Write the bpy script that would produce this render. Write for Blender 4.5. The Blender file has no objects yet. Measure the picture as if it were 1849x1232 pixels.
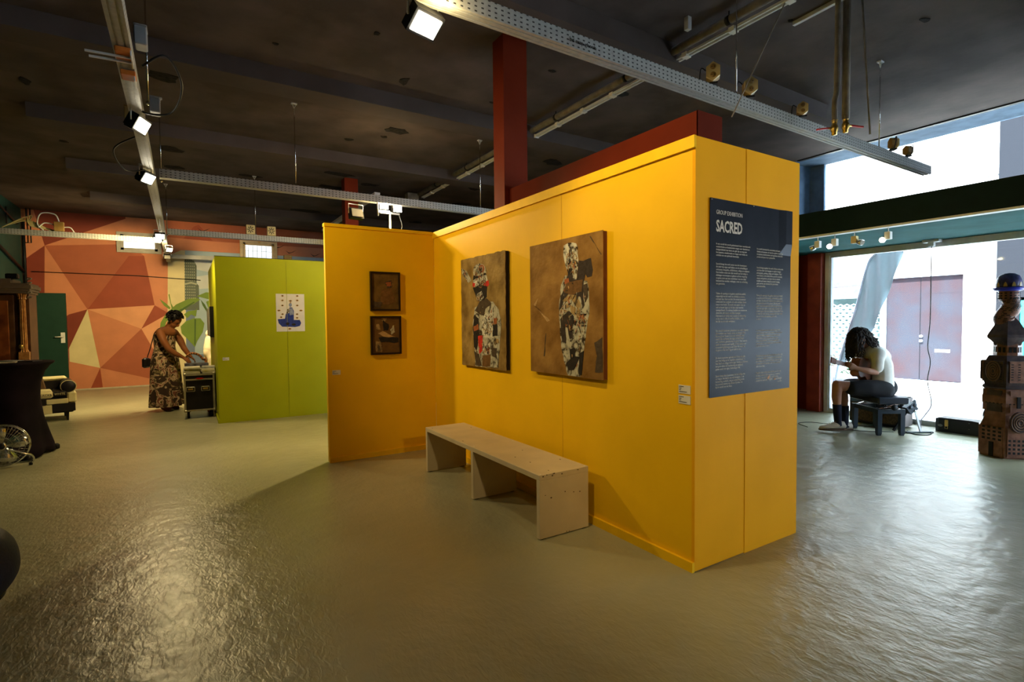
import bpy, bmesh, math, random
from mathutils import Vector, Matrix
random.seed(7)
PI = math.pi
sc = bpy.context.scene
col = sc.collection

SKY, SUN, WIN0 = 23.0, 75.0, -.25           # sky, sun strength, southern end of the shop window
FLOOR1, FLOOR2 = (.30, .285, .175), (.38, .36, .23)
L1, L2, L3, L4, L5, L6, L_FILL, L8, L9, L10, L11 = 110, 140, 75, 240, 570, 110, 225, 7, 125, 18, 100   # lamp and added fill powers in W

# ------------------------------------------------------------------ camera
cd = bpy.data.cameras.new('camera')
cam = bpy.data.objects.new('camera', cd)
col.objects.link(cam)
cd.sensor_width = 36.0
cd.lens = 942.012 / 1849 * 36.0
cd.clip_end = 200
YAW, PITCH, ROLL = 1.01299, -0.03658, -0.00991
fw = Vector((math.cos(YAW) * math.cos(PITCH), math.sin(YAW) * math.cos(PITCH), math.sin(PITCH)))
rt = fw.cross(Vector((0, 0, 1))).normalized()
up = rt.cross(fw)
r2 = rt * math.cos(ROLL) + up * math.sin(ROLL)
u2 = -rt * math.sin(ROLL) + up * math.cos(ROLL)
m = Matrix((r2, u2, -fw)).transposed().to_4x4()
m.translation = Vector((-2.31968, -1.85765, 1.38))
cam.matrix_world = m
sc.camera = cam

# ------------------------------------------------------------------ world, light, exposure
sc.view_settings.view_transform = 'Standard'
sc.view_settings.look = 'None'
sc.view_settings.gamma = 1
sc.view_settings.use_curve_mapping = False
sc.view_settings.exposure = 0.0
sc.cycles.max_bounces = 7
sc.cycles.diffuse_bounces = 4
sc.cycles.glossy_bounces = 3
sc.cycles.transparent_max_bounces = 12
sc.cycles.sample_clamp_indirect = 6.0
sc.cycles.caustics_reflective = False
sc.cycles.caustics_refractive = False
w = bpy.data.worlds.new('sky')
sc.world = w
w.use_nodes = True
bgn = w.node_tree.nodes['Background']
bgn.inputs[0].default_value = (0.64, 0.82, 1.0, 1)
bgn.inputs[1].default_value = SKY

def lamp(name, kind, loc, power, color, radius=.05, target=None, angle=150, blend=.4):
    ld = bpy.data.lights.new(name, kind)
    ld.energy = power
    ld.color = color
    ld.shadow_soft_size = radius
    lo = bpy.data.objects.new(name, ld)
    lo.location = loc
    if kind == 'SPOT':
        ld.spot_size = math.radians(angle)
        ld.spot_blend = blend
    if target is not None:
        lo.rotation_euler = (Vector(target) - Vector(loc)).to_track_quat('-Z', 'Y').to_euler()
    col.objects.link(lo)
    return lo

def portal(name, x, y0, y1, z0, z1, d):
    ld = bpy.data.lights.new(name, 'AREA')
    ld.shape = 'RECTANGLE'
    ld.size = z1 - z0
    ld.size_y = y1 - y0
    ld.cycles.is_portal = True
    lo = bpy.data.objects.new(name, ld)
    lo.location = (x, (y0 + y1) / 2, (z0 + z1) / 2)
    lo.rotation_euler = (0, math.radians(90 * d), 0)
    col.objects.link(lo)
portal('daylight_portal', 5.74, WIN0, 2.2, 0.05, 2.35, 1)
portal('daylight_portal', 6.3, WIN0, 2.6, 2.7, 3.8, 1)
sl_ = lamp('sun', 'SUN', (0, 0, 12), SUN, (1, .96, .90), .01, (6, -1.5, 3.5))
sl_.data.angle = math.radians(1.5)
WARM = (1.0, 0.77, 0.36)

# ------------------------------------------------------------------ materials
MATS = {}
def newmat(name):
    mt = bpy.data.materials.new(name)
    mt.use_nodes = True
    MATS[name] = mt
    return mt, mt.node_tree, mt.node_tree.nodes['Principled BSDF']

def mat(name, c, rough=.6, metal=0.0, var=0.06, scale=8.0, bump=0.0, bscale=60.0, c2=None, emit=0.0, spec=.22, detail=4, alpha=1.0, coat=0):
    """paint / cloth / metal: colour mottled by noise, fine bump"""
    if name in MATS:
        return MATS[name]
    mt, nt, b = newmat(name)
    c = (*c, 1)
    if c2 is None:
        c2 = tuple(min(1, max(0, x * (1 + var * 2))) for x in c[:3])
        c1 = tuple(x * (1 - var * 2) for x in c[:3])
    else:
        c1 = c[:3]
    tc = nt.nodes.new('ShaderNodeTexCoord')
    no = nt.nodes.new('ShaderNodeTexNoise')
    no.inputs['Scale'].default_value = scale
    no.inputs['Detail'].default_value = detail
    nt.links.new(tc.outputs['Object'], no.inputs['Vector'])
    cr = nt.nodes.new('ShaderNodeValToRGB')
    cr.color_ramp.elements[0].position = .35
    cr.color_ramp.elements[1].position = .65
    cr.color_ramp.elements[0].color = (*c1, 1)
    cr.color_ramp.elements[1].color = (*c2[:3], 1)
    nt.links.new(no.outputs[0], cr.inputs[0])
    nt.links.new(cr.outputs[0], b.inputs['Base Color'])
    b.inputs['Roughness'].default_value = rough
    b.inputs['Metallic'].default_value = metal
    b.inputs['Specular IOR Level'].default_value = spec
    b.inputs['Alpha'].default_value = alpha
    b.inputs['Coat Weight'].default_value = coat
    if bump:
        n2 = nt.nodes.new('ShaderNodeTexNoise')
        n2.inputs['Scale'].default_value = bscale
        n2.inputs['Detail'].default_value = 3
        nt.links.new(tc.outputs['Object'], n2.inputs['Vector'])
        bp = nt.nodes.new('ShaderNodeBump')
        bp.inputs['Strength'].default_value = bump
        bp.inputs['Distance'].default_value = .01
        nt.links.new(n2.outputs[0], bp.inputs['Height'])
        nt.links.new(bp.outputs[0], b.inputs['Normal'])
    if emit:
        b.inputs['Emission Color'].default_value = c
        b.inputs['Emission Strength'].default_value = emit
    return mt

# floor: glossy epoxy with trowelled ripples
fm, nt, b = newmat('epoxy_floor')
tc = nt.nodes.new('ShaderNodeTexCoord')
n1 = nt.nodes.new('ShaderNodeTexNoise'); n1.inputs['Scale'].default_value = 1.3; n1.inputs['Detail'].default_value = 6
nt.links.new(tc.outputs['Object'], n1.inputs['Vector'])
cr = nt.nodes.new('ShaderNodeValToRGB')
cr.color_ramp.elements[0].position = .3; cr.color_ramp.elements[1].position = .7
cr.color_ramp.elements[0].color = (*FLOOR1, 1); cr.color_ramp.elements[1].color = (*FLOOR2, 1)
nt.links.new(n1.outputs[0], cr.inputs[0]); nt.links.new(cr.outputs[0], b.inputs['Base Color'])
mp = nt.nodes.new('ShaderNodeMapping'); mp.inputs['Rotation'].default_value = (0, 0, .5); mp.inputs['Scale'].default_value = (1, .45, 1)
nt.links.new(tc.outputs['Object'], mp.inputs['Vector'])
n2 = nt.nodes.new('ShaderNodeTexNoise'); n2.inputs['Scale'].default_value = 42; n2.inputs['Detail'].default_value = 4; n2.inputs['Distortion'].default_value = .8
nt.links.new(mp.outputs[0], n2.inputs['Vector'])
n3 = nt.nodes.new('ShaderNodeTexNoise'); n3.inputs['Scale'].default_value = 7; n3.inputs['Detail'].default_value = 2
nt.links.new(tc.outputs['Object'], n3.inputs['Vector'])
ad = nt.nodes.new('ShaderNodeMath'); ad.operation = 'MULTIPLY_ADD'; ad.inputs[1].default_value = 3.0
nt.links.new(n3.outputs[0], ad.inputs[0]); nt.links.new(n2.outputs[0], ad.inputs[2])
bp = nt.nodes.new('ShaderNodeBump'); bp.inputs['Strength'].default_value = .36; bp.inputs['Distance'].default_value = .008
nt.links.new(ad.outputs[0], bp.inputs['Height']); nt.links.new(bp.outputs[0], b.inputs['Normal'])
rr = nt.nodes.new('ShaderNodeMapRange'); rr.inputs['To Min'].default_value = .27; rr.inputs['To Max'].default_value = .40
nt.links.new(n3.outputs[0], rr.inputs[0]); nt.links.new(rr.outputs[0], b.inputs['Roughness'])
b.inputs['Specular IOR Level'].default_value = .75

# perforated galvanised tray: rows of slots
gm, nt, b = newmat('perforated_galvanised')
tc = nt.nodes.new('ShaderNodeTexCoord')
mp = nt.nodes.new('ShaderNodeMapping'); mp.inputs['Scale'].default_value = (1, 1, 1)
nt.links.new(tc.outputs['Object'], mp.inputs['Vector'])
sp = nt.nodes.new('ShaderNodeSeparateXYZ'); nt.links.new(mp.outputs[0], sp.inputs[0])
def mth(op, a, bb=None, c=None):
    nd = nt.nodes.new('ShaderNodeMath'); nd.operation = op
    for i, v in enumerate((a, bb, c)):
        if v is None: continue
        if isinstance(v, (int, float)): nd.inputs[i].default_value = v
        else: nt.links.new(v, nd.inputs[i])
    return nd.outputs[0]
fx = mth('FRACT', mth('MULTIPLY', sp.outputs[0], 26.0))
inx = mth('MULTIPLY', mth('GREATER_THAN', fx, .25), mth('LESS_THAN', fx, .62))
fz = mth('FRACT', mth('MULTIPLY', sp.outputs[2], 42.0))
inz = mth('MULTIPLY', mth('GREATER_THAN', fz, .35), mth('LESS_THAN', fz, .68))
side = mth('GREATER_THAN', sp.outputs[2], .004)
hole = mth('MULTIPLY', mth('MULTIPLY', inx, inz), side)
nz = nt.nodes.new('ShaderNodeTexNoise'); nz.inputs['Scale'].default_value = 30
nt.links.new(tc.outputs['Object'], nz.inputs['Vector'])
cr = nt.nodes.new('ShaderNodeValToRGB')
cr.color_ramp.elements[0].color = (.26, .26, .24, 1); cr.color_ramp.elements[1].color = (.46, .46, .43, 1)
nt.links.new(nz.outputs[0], cr.inputs[0])
mx = nt.nodes.new('ShaderNodeMix'); mx.data_type = 'RGBA'
nt.links.new(hole, mx.inputs[0]); nt.links.new(cr.outputs[0], mx.inputs[6]); mx.inputs[7].default_value = (.03, .03, .03, 1)
nt.links.new(mx.outputs[2], b.inputs['Base Color'])
b.inputs['Metallic'].default_value = .25; b.inputs['Roughness'].default_value = .55

# window glass: thin, clear, mirror at grazing angles
def glass(name, tint, refl=.12):
    mt = bpy.data.materials.new(name); mt.use_nodes = True; MATS[name] = mt
    nt = mt.node_tree; nt.nodes.clear()
    o = nt.nodes.new('ShaderNodeOutputMaterial'); mi = nt.nodes.new('ShaderNodeMixShader')
    t = nt.nodes.new('ShaderNodeBsdfTransparent'); t.inputs[0].default_value = (*tint, 1)
    g = nt.nodes.new('ShaderNodeBsdfGlossy'); g.inputs['Roughness'].default_value = .02
    lw = nt.nodes.new('ShaderNodeLayerWeight'); lw.inputs[0].default_value = refl
    nt.links.new(lw.outputs['Fresnel'], mi.inputs[0]); nt.links.new(t.outputs[0], mi.inputs[1]); nt.links.new(g.outputs[0], mi.inputs[2])
    nt.links.new(mi.outputs[0], o.inputs[0])
    return mt
glass('window_glass', (.93, .96, .96))

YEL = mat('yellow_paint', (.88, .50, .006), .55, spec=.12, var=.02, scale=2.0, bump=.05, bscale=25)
YEL2 = mat('yellow_paint_trim', (.90, .53, .008), .5, spec=.12, var=.02, bump=.03)
GRN = mat('lime_green_paint', (.34, .36, .004), .5, spec=.12, var=.03, scale=1.5, bump=.05, bscale=25)
RED = mat('oxblood_paint', (.15, .020, .008), .6, spec=.05, var=.05, scale=3, bump=.05, bscale=30)
CEIL = mat('ceiling_paint', (.070, .053, .047), .85, var=.14, scale=2.2, bump=.25, bscale=14, detail=8)
CEILR = mat('ceiling_paint_beam', (.070, .054, .049), .85, var=.08, scale=1.5, bump=.15, bscale=14)
HOLE = mat('broken_plaster', (.012, .010, .009), .95, var=.3, scale=20, bump=.6, bscale=30)
TEAL = mat('dark_teal_paint', (.014, .05, .045), .55, var=.05, bump=.05, spec=.1)
GDOOR = mat('green_door_paint', (.012, .045, .030), .45, var=.03)
SOFF = mat('turquoise_soffit', (.020, .075, .075), .8, spec=.02, var=.08, scale=3, bump=.05)
DGRN = mat('black_green_paint', (.004, .015, .013), .5, var=.05, spec=.06)
BLACK = mat('black_plastic', (.008, .008, .009), .45, var=.1, spec=.18)
WHITE = mat('white_paint', (.75, .74, .70), .5, var=.03)
BENCH = mat('cream_lacquer', (.60, .49, .32), .45, var=.03, scale=5)
CHIP = mat('chipped_wood', (.10, .06, .03), .8)
ALU = mat('aluminium', (.66, .67, .69), .45, metal=.2, var=.04)
CHROME = mat('chrome', (.75, .75, .74), .16, metal=1.0, var=.02)
BRASS = mat('brass', (.55, .36, .10), .32, metal=.9, var=.08)
REDP = mat('red_plastic', (.45, .02, .02), .4)
CREAMP = mat('cream_plastic', (.60, .47, .22), .45, var=.08)
CREAMD = mat('aged_plastic_edge', (.28, .17, .05), .55, var=.1)
LAG = mat('pipe_lagging', (.17, .15, .125), .75, var=.12, scale=12, bump=.1)
CONDUIT = mat('white_conduit', (.62, .63, .63), .45, var=.04)
ORANGE = mat('orange_clamp', (.62, .17, .03), .5, var=.06)
LAMPON = mat('lit_lamp_lens', (1.0, .90, .68), .3, emit=28.0, var=0)
LAMPOFF = mat('dead_lamp_lens', (.30, .28, .24), .15)
POSTER = mat('navy_poster', (.016, .019, .028), .3, var=.10, scale=4, bump=.25, bscale=3.0, spec=.035)
POSTERT = mat('poster_lettering', (.62, .56, .47), .5, var=0)
POSTERO = mat('poster_orange_ink', (.75, .30, .05), .5, var=0)
CARD = mat('white_card', (.72, .68, .60), .6, var=.03)
INK = mat('grey_ink', (.12, .11, .10), .7, var=0)

# ------------------------------------------------------------------ geometry helpers
class MB:
    def __init__(s):
        s.v = []; s.f = []; s.mi = []; s.mats = []; s.sm = []
    def mid(s, mt):
        if mt not in s.mats: s.mats.append(mt)
        return s.mats.index(mt)
    def add(s, vs, fs, mt=None, smooth=False):
        o = len(s.v); s.v += [tuple(p) for p in vs]
        k = s.mid(mt) if mt is not None else 0
        for f in fs:
            s.f.append(tuple(i + o for i in f)); s.mi.append(k); s.sm.append(smooth)
        return s
    def box(s, x0, x1, y0, y1, z0, z1, mt=None):
        x0, x1 = min(x0, x1), max(x0, x1); y0, y1 = min(y0, y1), max(y0, y1); z0, z1 = min(z0, z1), max(z0, z1)
        v = [(x, y, z) for z in (z0, z1) for y in (y0, y1) for x in (x0, x1)]
        return s.add(v, [(0, 2, 3, 1), (4, 5, 7, 6), (0, 1, 5, 4), (2, 6, 7, 3), (0, 4, 6, 2), (1, 3, 7, 5)], mt)
    def cbox(s, x0, x1, y0, y1, z0, z1, c=.005, mt=None):
        """box with chamfered edges (vertical and top/bottom)"""
        def ring(z, d):
            return [(x0 + c + d, y0 + d, z), (x1 - c - d, y0 + d, z), (x1 - d, y0 + c + d, z), (x1 - d, y1 - c - d, z), (x1 - c - d, y1 - d, z), (x0 + c + d, y1 - d, z), (x0 + d, y1 - c - d, z), (x0 + d, y0 + c + d, z)]
        r = [ring(z0, c), ring(z0 + c, 0), ring(z1 - c, 0), ring(z1, c)]
        return s.loftv(r, mt, True, False)
    def loftv(s, rings, mt=None, caps=True, smooth=True):
        n = len(rings[0]); vs = [p for r in rings for p in r]; fs = []
        for i in range(len(rings) - 1):
            for j in range(n):
                k = (j + 1) % n
                fs.append((i * n + j, i * n + k, (i + 1) * n + k, (i + 1) * n + j))
        if caps:
            fs.append(tuple(range(n))[::-1]); fs.append(tuple((len(rings) - 1) * n + j for j in range(n)))
        return s.add(vs, fs, mt, smooth)
    def lathe(s, prof, c=(0, 0, 0), n=16, mt=None, axis='z', smooth=True, ph=0, caps=True, sx=1, sy=1):
        rs = []
        for r, z in prof:
            ring = []
            for j in range(n):
                a = 2 * PI * j / n + ph
                p = (r * math.cos(a) * sx, r * math.sin(a) * sy, z)
                if axis == 'x': p = (p[2], p[0], p[1])
                if axis == 'y': p = (p[1], p[2], p[0])
                ring.append((p[0] + c[0], p[1] + c[1], p[2] + c[2]))
            rs.append(ring)
        return s.loftv(rs, mt, caps, smooth)
    def tube(s, pts, r, n=8, mt=None, caps=True):
        pts = [Vector(p) for p in pts]
        rr = r if isinstance(r, (list, tuple)) else [r] * len(pts)
        rs = []; prev = None
        for i, p in enumerate(pts):
            t = (pts[min(i + 1, len(pts) - 1)] - pts[max(i - 1, 0)])
            t = t.normalized() if t.length > 1e-9 else Vector((0, 0, 1))
            if prev is None:
                a = Vector((0, 0, 1)) if abs(t.z) < .9 else Vector((1, 0, 0))
                prev = t.cross(a).normalized()
            prev = (prev - t * prev.dot(t)).normalized()
            q = t.cross(prev)
            rs.append([tuple(p + prev * rr[i] * math.cos(2 * PI * j / n) + q * rr[i] * math.sin(2 * PI * j / n)) for j in range(n)])
        return s.loftv(rs, mt, caps, True)
    def prism(s, pts, d, mt=None, smooth=False):
        """polygon pts (3d) extruded along vector d"""
        d = Vector(d); n = len(pts)
        a = [Vector(p) for p in pts]
        vs = a + [p + d for p in a]
        fs = [tuple(range(n))[::-1], tuple(range(n, 2 * n))] + [(i, (i + 1) % n, n + (i + 1) % n, n + i) for i in range(n)]
        return s.add(vs, fs, mt, smooth)
    def obb(s, c, ax, ay, az, hx, hy, hz, mt=None):
        c = Vector(c); ax = Vector(ax); ay = Vector(ay); az = Vector(az)
        vs = [c + ax * (hx * i) + ay * (hy * j) + az * (hz * k) for k in (-1, 1) for j in (-1, 1) for i in (-1, 1)]
        return s.add(vs, [(0, 2, 3, 1), (4, 5, 7, 6), (0, 1, 5, 4), (2, 6, 7, 3), (0, 4, 6, 2), (1, 3, 7, 5)], mt)
    def bar(s, a, b2, w_, h_, mt=None, upv=(0, 0, 1)):
        a = Vector(a); b2 = Vector(b2); t = (b2 - a); L = t.length; t = t.normalized()
        u = Vector(upv); 
        if abs(t.dot(u)) > .98: u = Vector((1, 0, 0))
        q = t.cross(u).normalized(); u = q.cross(t)
        return s.obb((a + b2) / 2, t, q, u, L / 2, w_ / 2, h_ / 2, mt)
    def mesh(s, name, mt=None):
        me = bpy.data.meshes.new(name)
        me.from_pydata(s.v, [], s.f)
        ml = s.mats or [mt]
        for q in ml: me.materials.append(q if q is not None else mt)
        me.polygons.foreach_set('material_index', s.mi)
        me.polygons.foreach_set('use_smooth', s.sm)
        me.update()
        bm = bmesh.new(); bm.from_mesh(me); bmesh.ops.recalc_face_normals(bm, faces=bm.faces); bm.to_mesh(me); bm.free()
        return me
    def each(s, name, mt=None, parent=None):
        """one object per connected piece"""
        par = list(range(len(s.v)))
        def fd(i):
            while par[i] != i: par[i] = par[par[i]]; i = par[i]
            return i
        for f in s.f:
            for k in f[1:]: par[fd(k)] = fd(f[0])
        grp = {}
        for fi, f in enumerate(s.f): grp.setdefault(fd(f[0]), []).append(fi)
        out = []
        for g in grp.values():
            ids = sorted({i for fi in g for i in s.f[fi]}); mp_ = {a: b_ for b_, a in enumerate(ids)}
            q = MB(); q.add([s.v[i] for i in ids], [tuple(mp_[i] for i in s.f[fi]) for fi in g], s.mats[s.mi[g[0]]] if s.mats else None, s.sm[g[0]])
            out.append(q.build(name, mt, parent))
        return out
    def build(s, name, mt=None, parent=None, loc=None, rz=0):
        me = s.mesh(name, mt)
        o = bpy.data.objects.new(name, me); col.objects.link(o)
        if parent is not None: o.parent = parent
        if loc is not None: o.location = loc
        if rz: o.rotation_euler = (0, 0, rz)
        return o

def tag(o, label, cat, group=None):
    o['label'] = label; o['category'] = cat
    if group: o['group'] = group
    return o
def struct(o):
    o['kind'] = 'structure'; return o
def thing(name, label, cat, loc=(0, 0, 0), rz=0, group=None):
    o = bpy.data.objects.new(name, None); col.objects.link(o)
    o.location = loc; o.rotation_euler = (0, 0, rz); o.empty_display_size = .1
    return tag(o, label, cat, group)
def curve_pts(pts, n=8):
    """Catmull-Rom through points"""
    P = [Vector(p) for p in pts]; P = [P[0]] + P + [P[-1]]; out = []
    for i in range(1, len(P) - 2):
        for k in range(n):
            t = k / n; a, b_, c, d = P[i - 1], P[i], P[i + 1], P[i + 2]
            out.append(.5 * ((2 * b_) + (c - a) * t + (2 * a - 5 * b_ + 4 * c - d) * t * t + (3 * b_ - a - 3 * c + d) * t ** 3))
    out.append(P[-2]); return out
def text(name, s, size, mt, parent, loc, rot, xs=1.0, ext=.0006, align='LEFT'):
    cu = bpy.data.curves.new(name, 'FONT'); cu.body = s; cu.size = size; cu.extrude = ext
    cu.align_x = align; cu.resolution_u = 2
    cu.materials.append(mt)
    o = bpy.data.objects.new(name, cu); col.objects.link(o); o.parent = parent
    o.location = loc; o.rotation_euler = rot; o.scale = (xs, 1, 1)
    TEXTS.append(o)
    return o
TEXTS = []
ROT_X0 = (PI / 2, 0, -PI / 2)     # text on a plane facing -x (reads from -x side)
ROT_Y0 = (PI / 2, 0, 0)           # text on a plane facing -y
def triflat(mb, plane, val, pts, mt, th, sign=-1):
    """flat printed / collaged shape on plane x=val or y=val, th thick towards the viewer"""
    if plane == 'x':
        mb.prism([(val, a, z) for a, z in pts], (sign * th, 0, 0), mt)
    else:
        mb.prism([(a, val, z) for a, z in pts], (0, sign * th, 0), mt)

# wall, canvas and print motifs: (ink, [(across, height) ...]) in metres
P1 = [
 ('pale',[(2.707,1.901),(2.594,1.866),(2.499,1.769),(2.569,1.755),(2.694,1.855)]),
 ('pale',[(2.213,1.832),(2.231,1.799),(2.277,1.777),(2.341,1.773),(2.405,1.787),(2.453,1.817),(2.47,1.855),(2.451,1.889),(2.402,1.911),(2.337,1.914),(2.274,1.898),(2.229,1.868)]),
 ('rust',[(2.245,1.859),(2.253,1.842),(2.273,1.83),(2.301,1.828),(2.329,1.835),(2.349,1.85),(2.356,1.869),(2.348,1.887),(2.327,1.898),(2.299,1.9),(2.271,1.893),(2.252,1.878)]),
 ('black',[(2.458,1.816),(2.366,1.803),(2.233,1.822),(2.214,1.803),(2.315,1.774),(2.472,1.774)]),
 ('white',[(2.472,1.767),(2.419,1.782),(2.214,1.803),(2.191,1.747),(2.187,1.699),(2.278,1.717),(2.317,1.683),(2.447,1.703)]),
 ('red',[(2.278,1.723),(2.179,1.752),(2.168,1.71),(2.217,1.687)]),
 ('red',[(2.478,1.749),(2.42,1.739),(2.447,1.703),(2.479,1.718)]),
 ('black',[(2.474,1.702),(2.342,1.721),(2.204,1.7),(2.214,1.605),(2.282,1.572),(2.41,1.614)]),
 ('white',[(2.396,1.638),(2.305,1.664),(2.263,1.607),(2.333,1.561),(2.403,1.589)]),
 ('pale',[(2.439,1.515),(2.295,1.554),(2.099,1.559),(2.008,1.492),(1.965,1.364),(1.991,1.202),(2.023,0.986),(2.44,0.969),(2.466,1.189),(2.483,1.365)]),
 ('dark',[(2.333,1.574),(2.219,1.593),(2.123,1.542),(2.234,1.498),(2.26,1.438),(2.349,1.451),(2.44,1.49)]),
 ('black',[(2.441,1.453),(2.363,1.414),(2.354,1.242),(2.41,1.115),(2.462,1.151),(2.479,1.34)]),
 ('rust',[(2.47,1.34),(2.377,1.365),(2.365,1.316),(2.458,1.296)]),
 ('white',[(2.235,1.461),(2.113,1.494),(2.08,1.388),(2.106,1.246),(2.29,1.243),(2.312,1.365)]),
 ('rust',[(2.091,1.412),(2.028,1.417),(2.038,1.364),(2.09,1.359)]),
 ('black',[(2.104,1.359),(2.029,1.364),(2.027,1.26),(2.111,1.252)]),
 ('red',[(2.38,1.253),(2.29,1.257),(2.301,1.12),(2.358,1.087)]),
 ('white',[(2.292,1.182),(2.131,1.192),(2.145,1.103),(2.281,1.09)]),
 ('brown',[(2.294,1.081),(2.153,1.096),(2.16,0.988),(2.309,0.978)]),
 ('dark',[(2.463,1.113),(2.363,1.086),(2.314,0.984),(2.419,0.977)]),
 ('ochre',[(2.083,1.223),(2.013,1.237),(2.003,1.202),(2.073,1.177)]),
 ('dark',[(2.12,1.163),(2.038,1.154),(2.063,1.071),(2.122,1.08)])]
P2 = [
 ('brownlight',[(1.475,1.509),(1.416,1.558),(1.449,1.5),(1.265,1.388),(1.299,1.378),(1.424,1.487)]),
 ('dark',[(1.317,1.292),(1.311,1.292),(1.333,1.12),(1.347,1.119)]),
 ('dark',[(0.813,1.941),(0.804,1.94),(0.695,1.808),(0.704,1.809)]),
 ('dark',[(0.771,1.237),(0.692,1.275),(0.686,1.048),(0.765,1.042),(0.745,1.15)]),
 ('pale',[(1.076,1.705),(0.843,1.65),(0.823,1.577),(0.816,1.469),(0.838,1.38),(0.867,1.235),(0.918,0.997),(1.052,0.996),(1.121,1.169),(1.143,1.324),(1.152,1.479),(1.124,1.642)]),
 ('horse',[(0.926,1.793),(0.877,1.786),(0.821,1.796),(0.801,1.796),(0.781,1.716),(0.792,1.677),(0.836,1.672),(0.856,1.696),(0.875,1.643),(0.881,1.544),(0.865,1.489),(0.886,1.462),(0.91,1.545),(0.994,1.563),(1.085,1.544),(1.117,1.478),(1.149,1.46),(1.132,1.555),(1.069,1.638),(1.045,1.721),(0.993,1.721),(0.971,1.669),(0.946,1.676)]),
 ('brown',[(1.061,1.656),(0.885,1.662),(0.899,1.581),(1.009,1.564),(1.093,1.587)]),
 ('white',[(1.089,1.915),(1.036,1.928),(0.954,1.913),(0.938,1.886),(0.934,1.757),(0.953,1.667),(0.986,1.672),(1.004,1.729),(1.06,1.746),(1.095,1.839)]),
 ('black',[(1.056,1.75),(0.992,1.749),(0.985,1.711),(1.038,1.702)]),
 ('rust',[(1.084,1.677),(1.038,1.683),(1.031,1.654),(1.081,1.643)]),
 ('ochre',[(1.109,1.526),(1.039,1.57),(0.957,1.561),(0.907,1.499),(0.915,1.417),(0.944,1.399),(0.948,1.473),(1.009,1.536),(1.063,1.514)]),
 ('pale',[(1.086,1.515),(1.024,1.522),(1.013,1.494),(1.118,1.401),(1.15,1.421),(1.117,1.468)]),
 ('ochre',[(1.022,1.494),(0.958,1.473),(0.966,1.418),(1.01,1.437)]),
 ('horse',[(1.134,1.396),(1.04,1.457),(0.981,1.414),(0.996,1.343),(0.992,1.264),(1.027,1.257),(1.049,1.334),(1.078,1.343),(1.07,1.224),(1.112,1.235),(1.127,1.343)]),
 ('white',[(0.929,1.408),(0.851,1.416),(0.838,1.389),(0.88,1.371),(0.93,1.381)]),
 ('black',[(0.922,1.426),(0.844,1.43),(0.858,1.412),(0.908,1.417)]),
 ('black',[(0.981,1.386),(0.948,1.381),(0.959,1.348),(0.978,1.362)]),
 ('black',[(1.028,1.183),(0.975,1.199),(0.968,1.138),(0.922,1.136),(0.984,1.044),(1.044,1.034),(1.067,1.085),(1.021,1.117)]),
 ('black',[(0.921,1.159),(0.878,1.179),(0.901,1.013),(0.933,1.019)]),
 ('dark',[(0.878,1.625),(0.836,1.632),(0.83,1.542),(0.858,1.507)])]
F1 = [
 ('brown',[(-0.608,1.72),(-0.493,1.757),(-0.449,1.6),(-0.543,1.565),(-0.61,1.598)]),
 ('dark',[(-0.561,1.81),(-0.492,1.824),(-0.481,1.757),(-0.539,1.744)]),
 ('rust',[(-0.555,1.799),(-0.494,1.813),(-0.493,1.768),(-0.539,1.761)]),
 ('dark',[(-0.689,1.608),(-0.588,1.598),(-0.612,1.542),(-0.696,1.542)])]
F2 = [
 ('ochre',[(-0.614,1.442),(-0.545,1.44),(-0.563,1.392),(-0.597,1.398)]),
 ('ochre',[(-0.666,1.365),(-0.626,1.376),(-0.616,1.32),(-0.656,1.31)]),
 ('brownlight',[(-0.651,1.276),(-0.594,1.297),(-0.456,1.227),(-0.549,1.218)]),
 ('black',[(-0.591,1.409),(-0.535,1.375),(-0.53,1.302),(-0.582,1.308)]),
 ('black',[(-0.646,1.237),(-0.427,1.232),(-0.428,1.175),(-0.619,1.186)]),
 ('pale',[(-0.513,1.307),(-0.471,1.363),(-0.464,1.284),(-0.502,1.262)]),
 ('ochre',[(-0.664,1.199),(-0.619,1.186),(-0.604,1.08),(-0.671,1.082)]),
 ('dark',[(-0.642,1.165),(-0.625,1.131),(-0.637,1.086),(-0.648,1.109)])]
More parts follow.
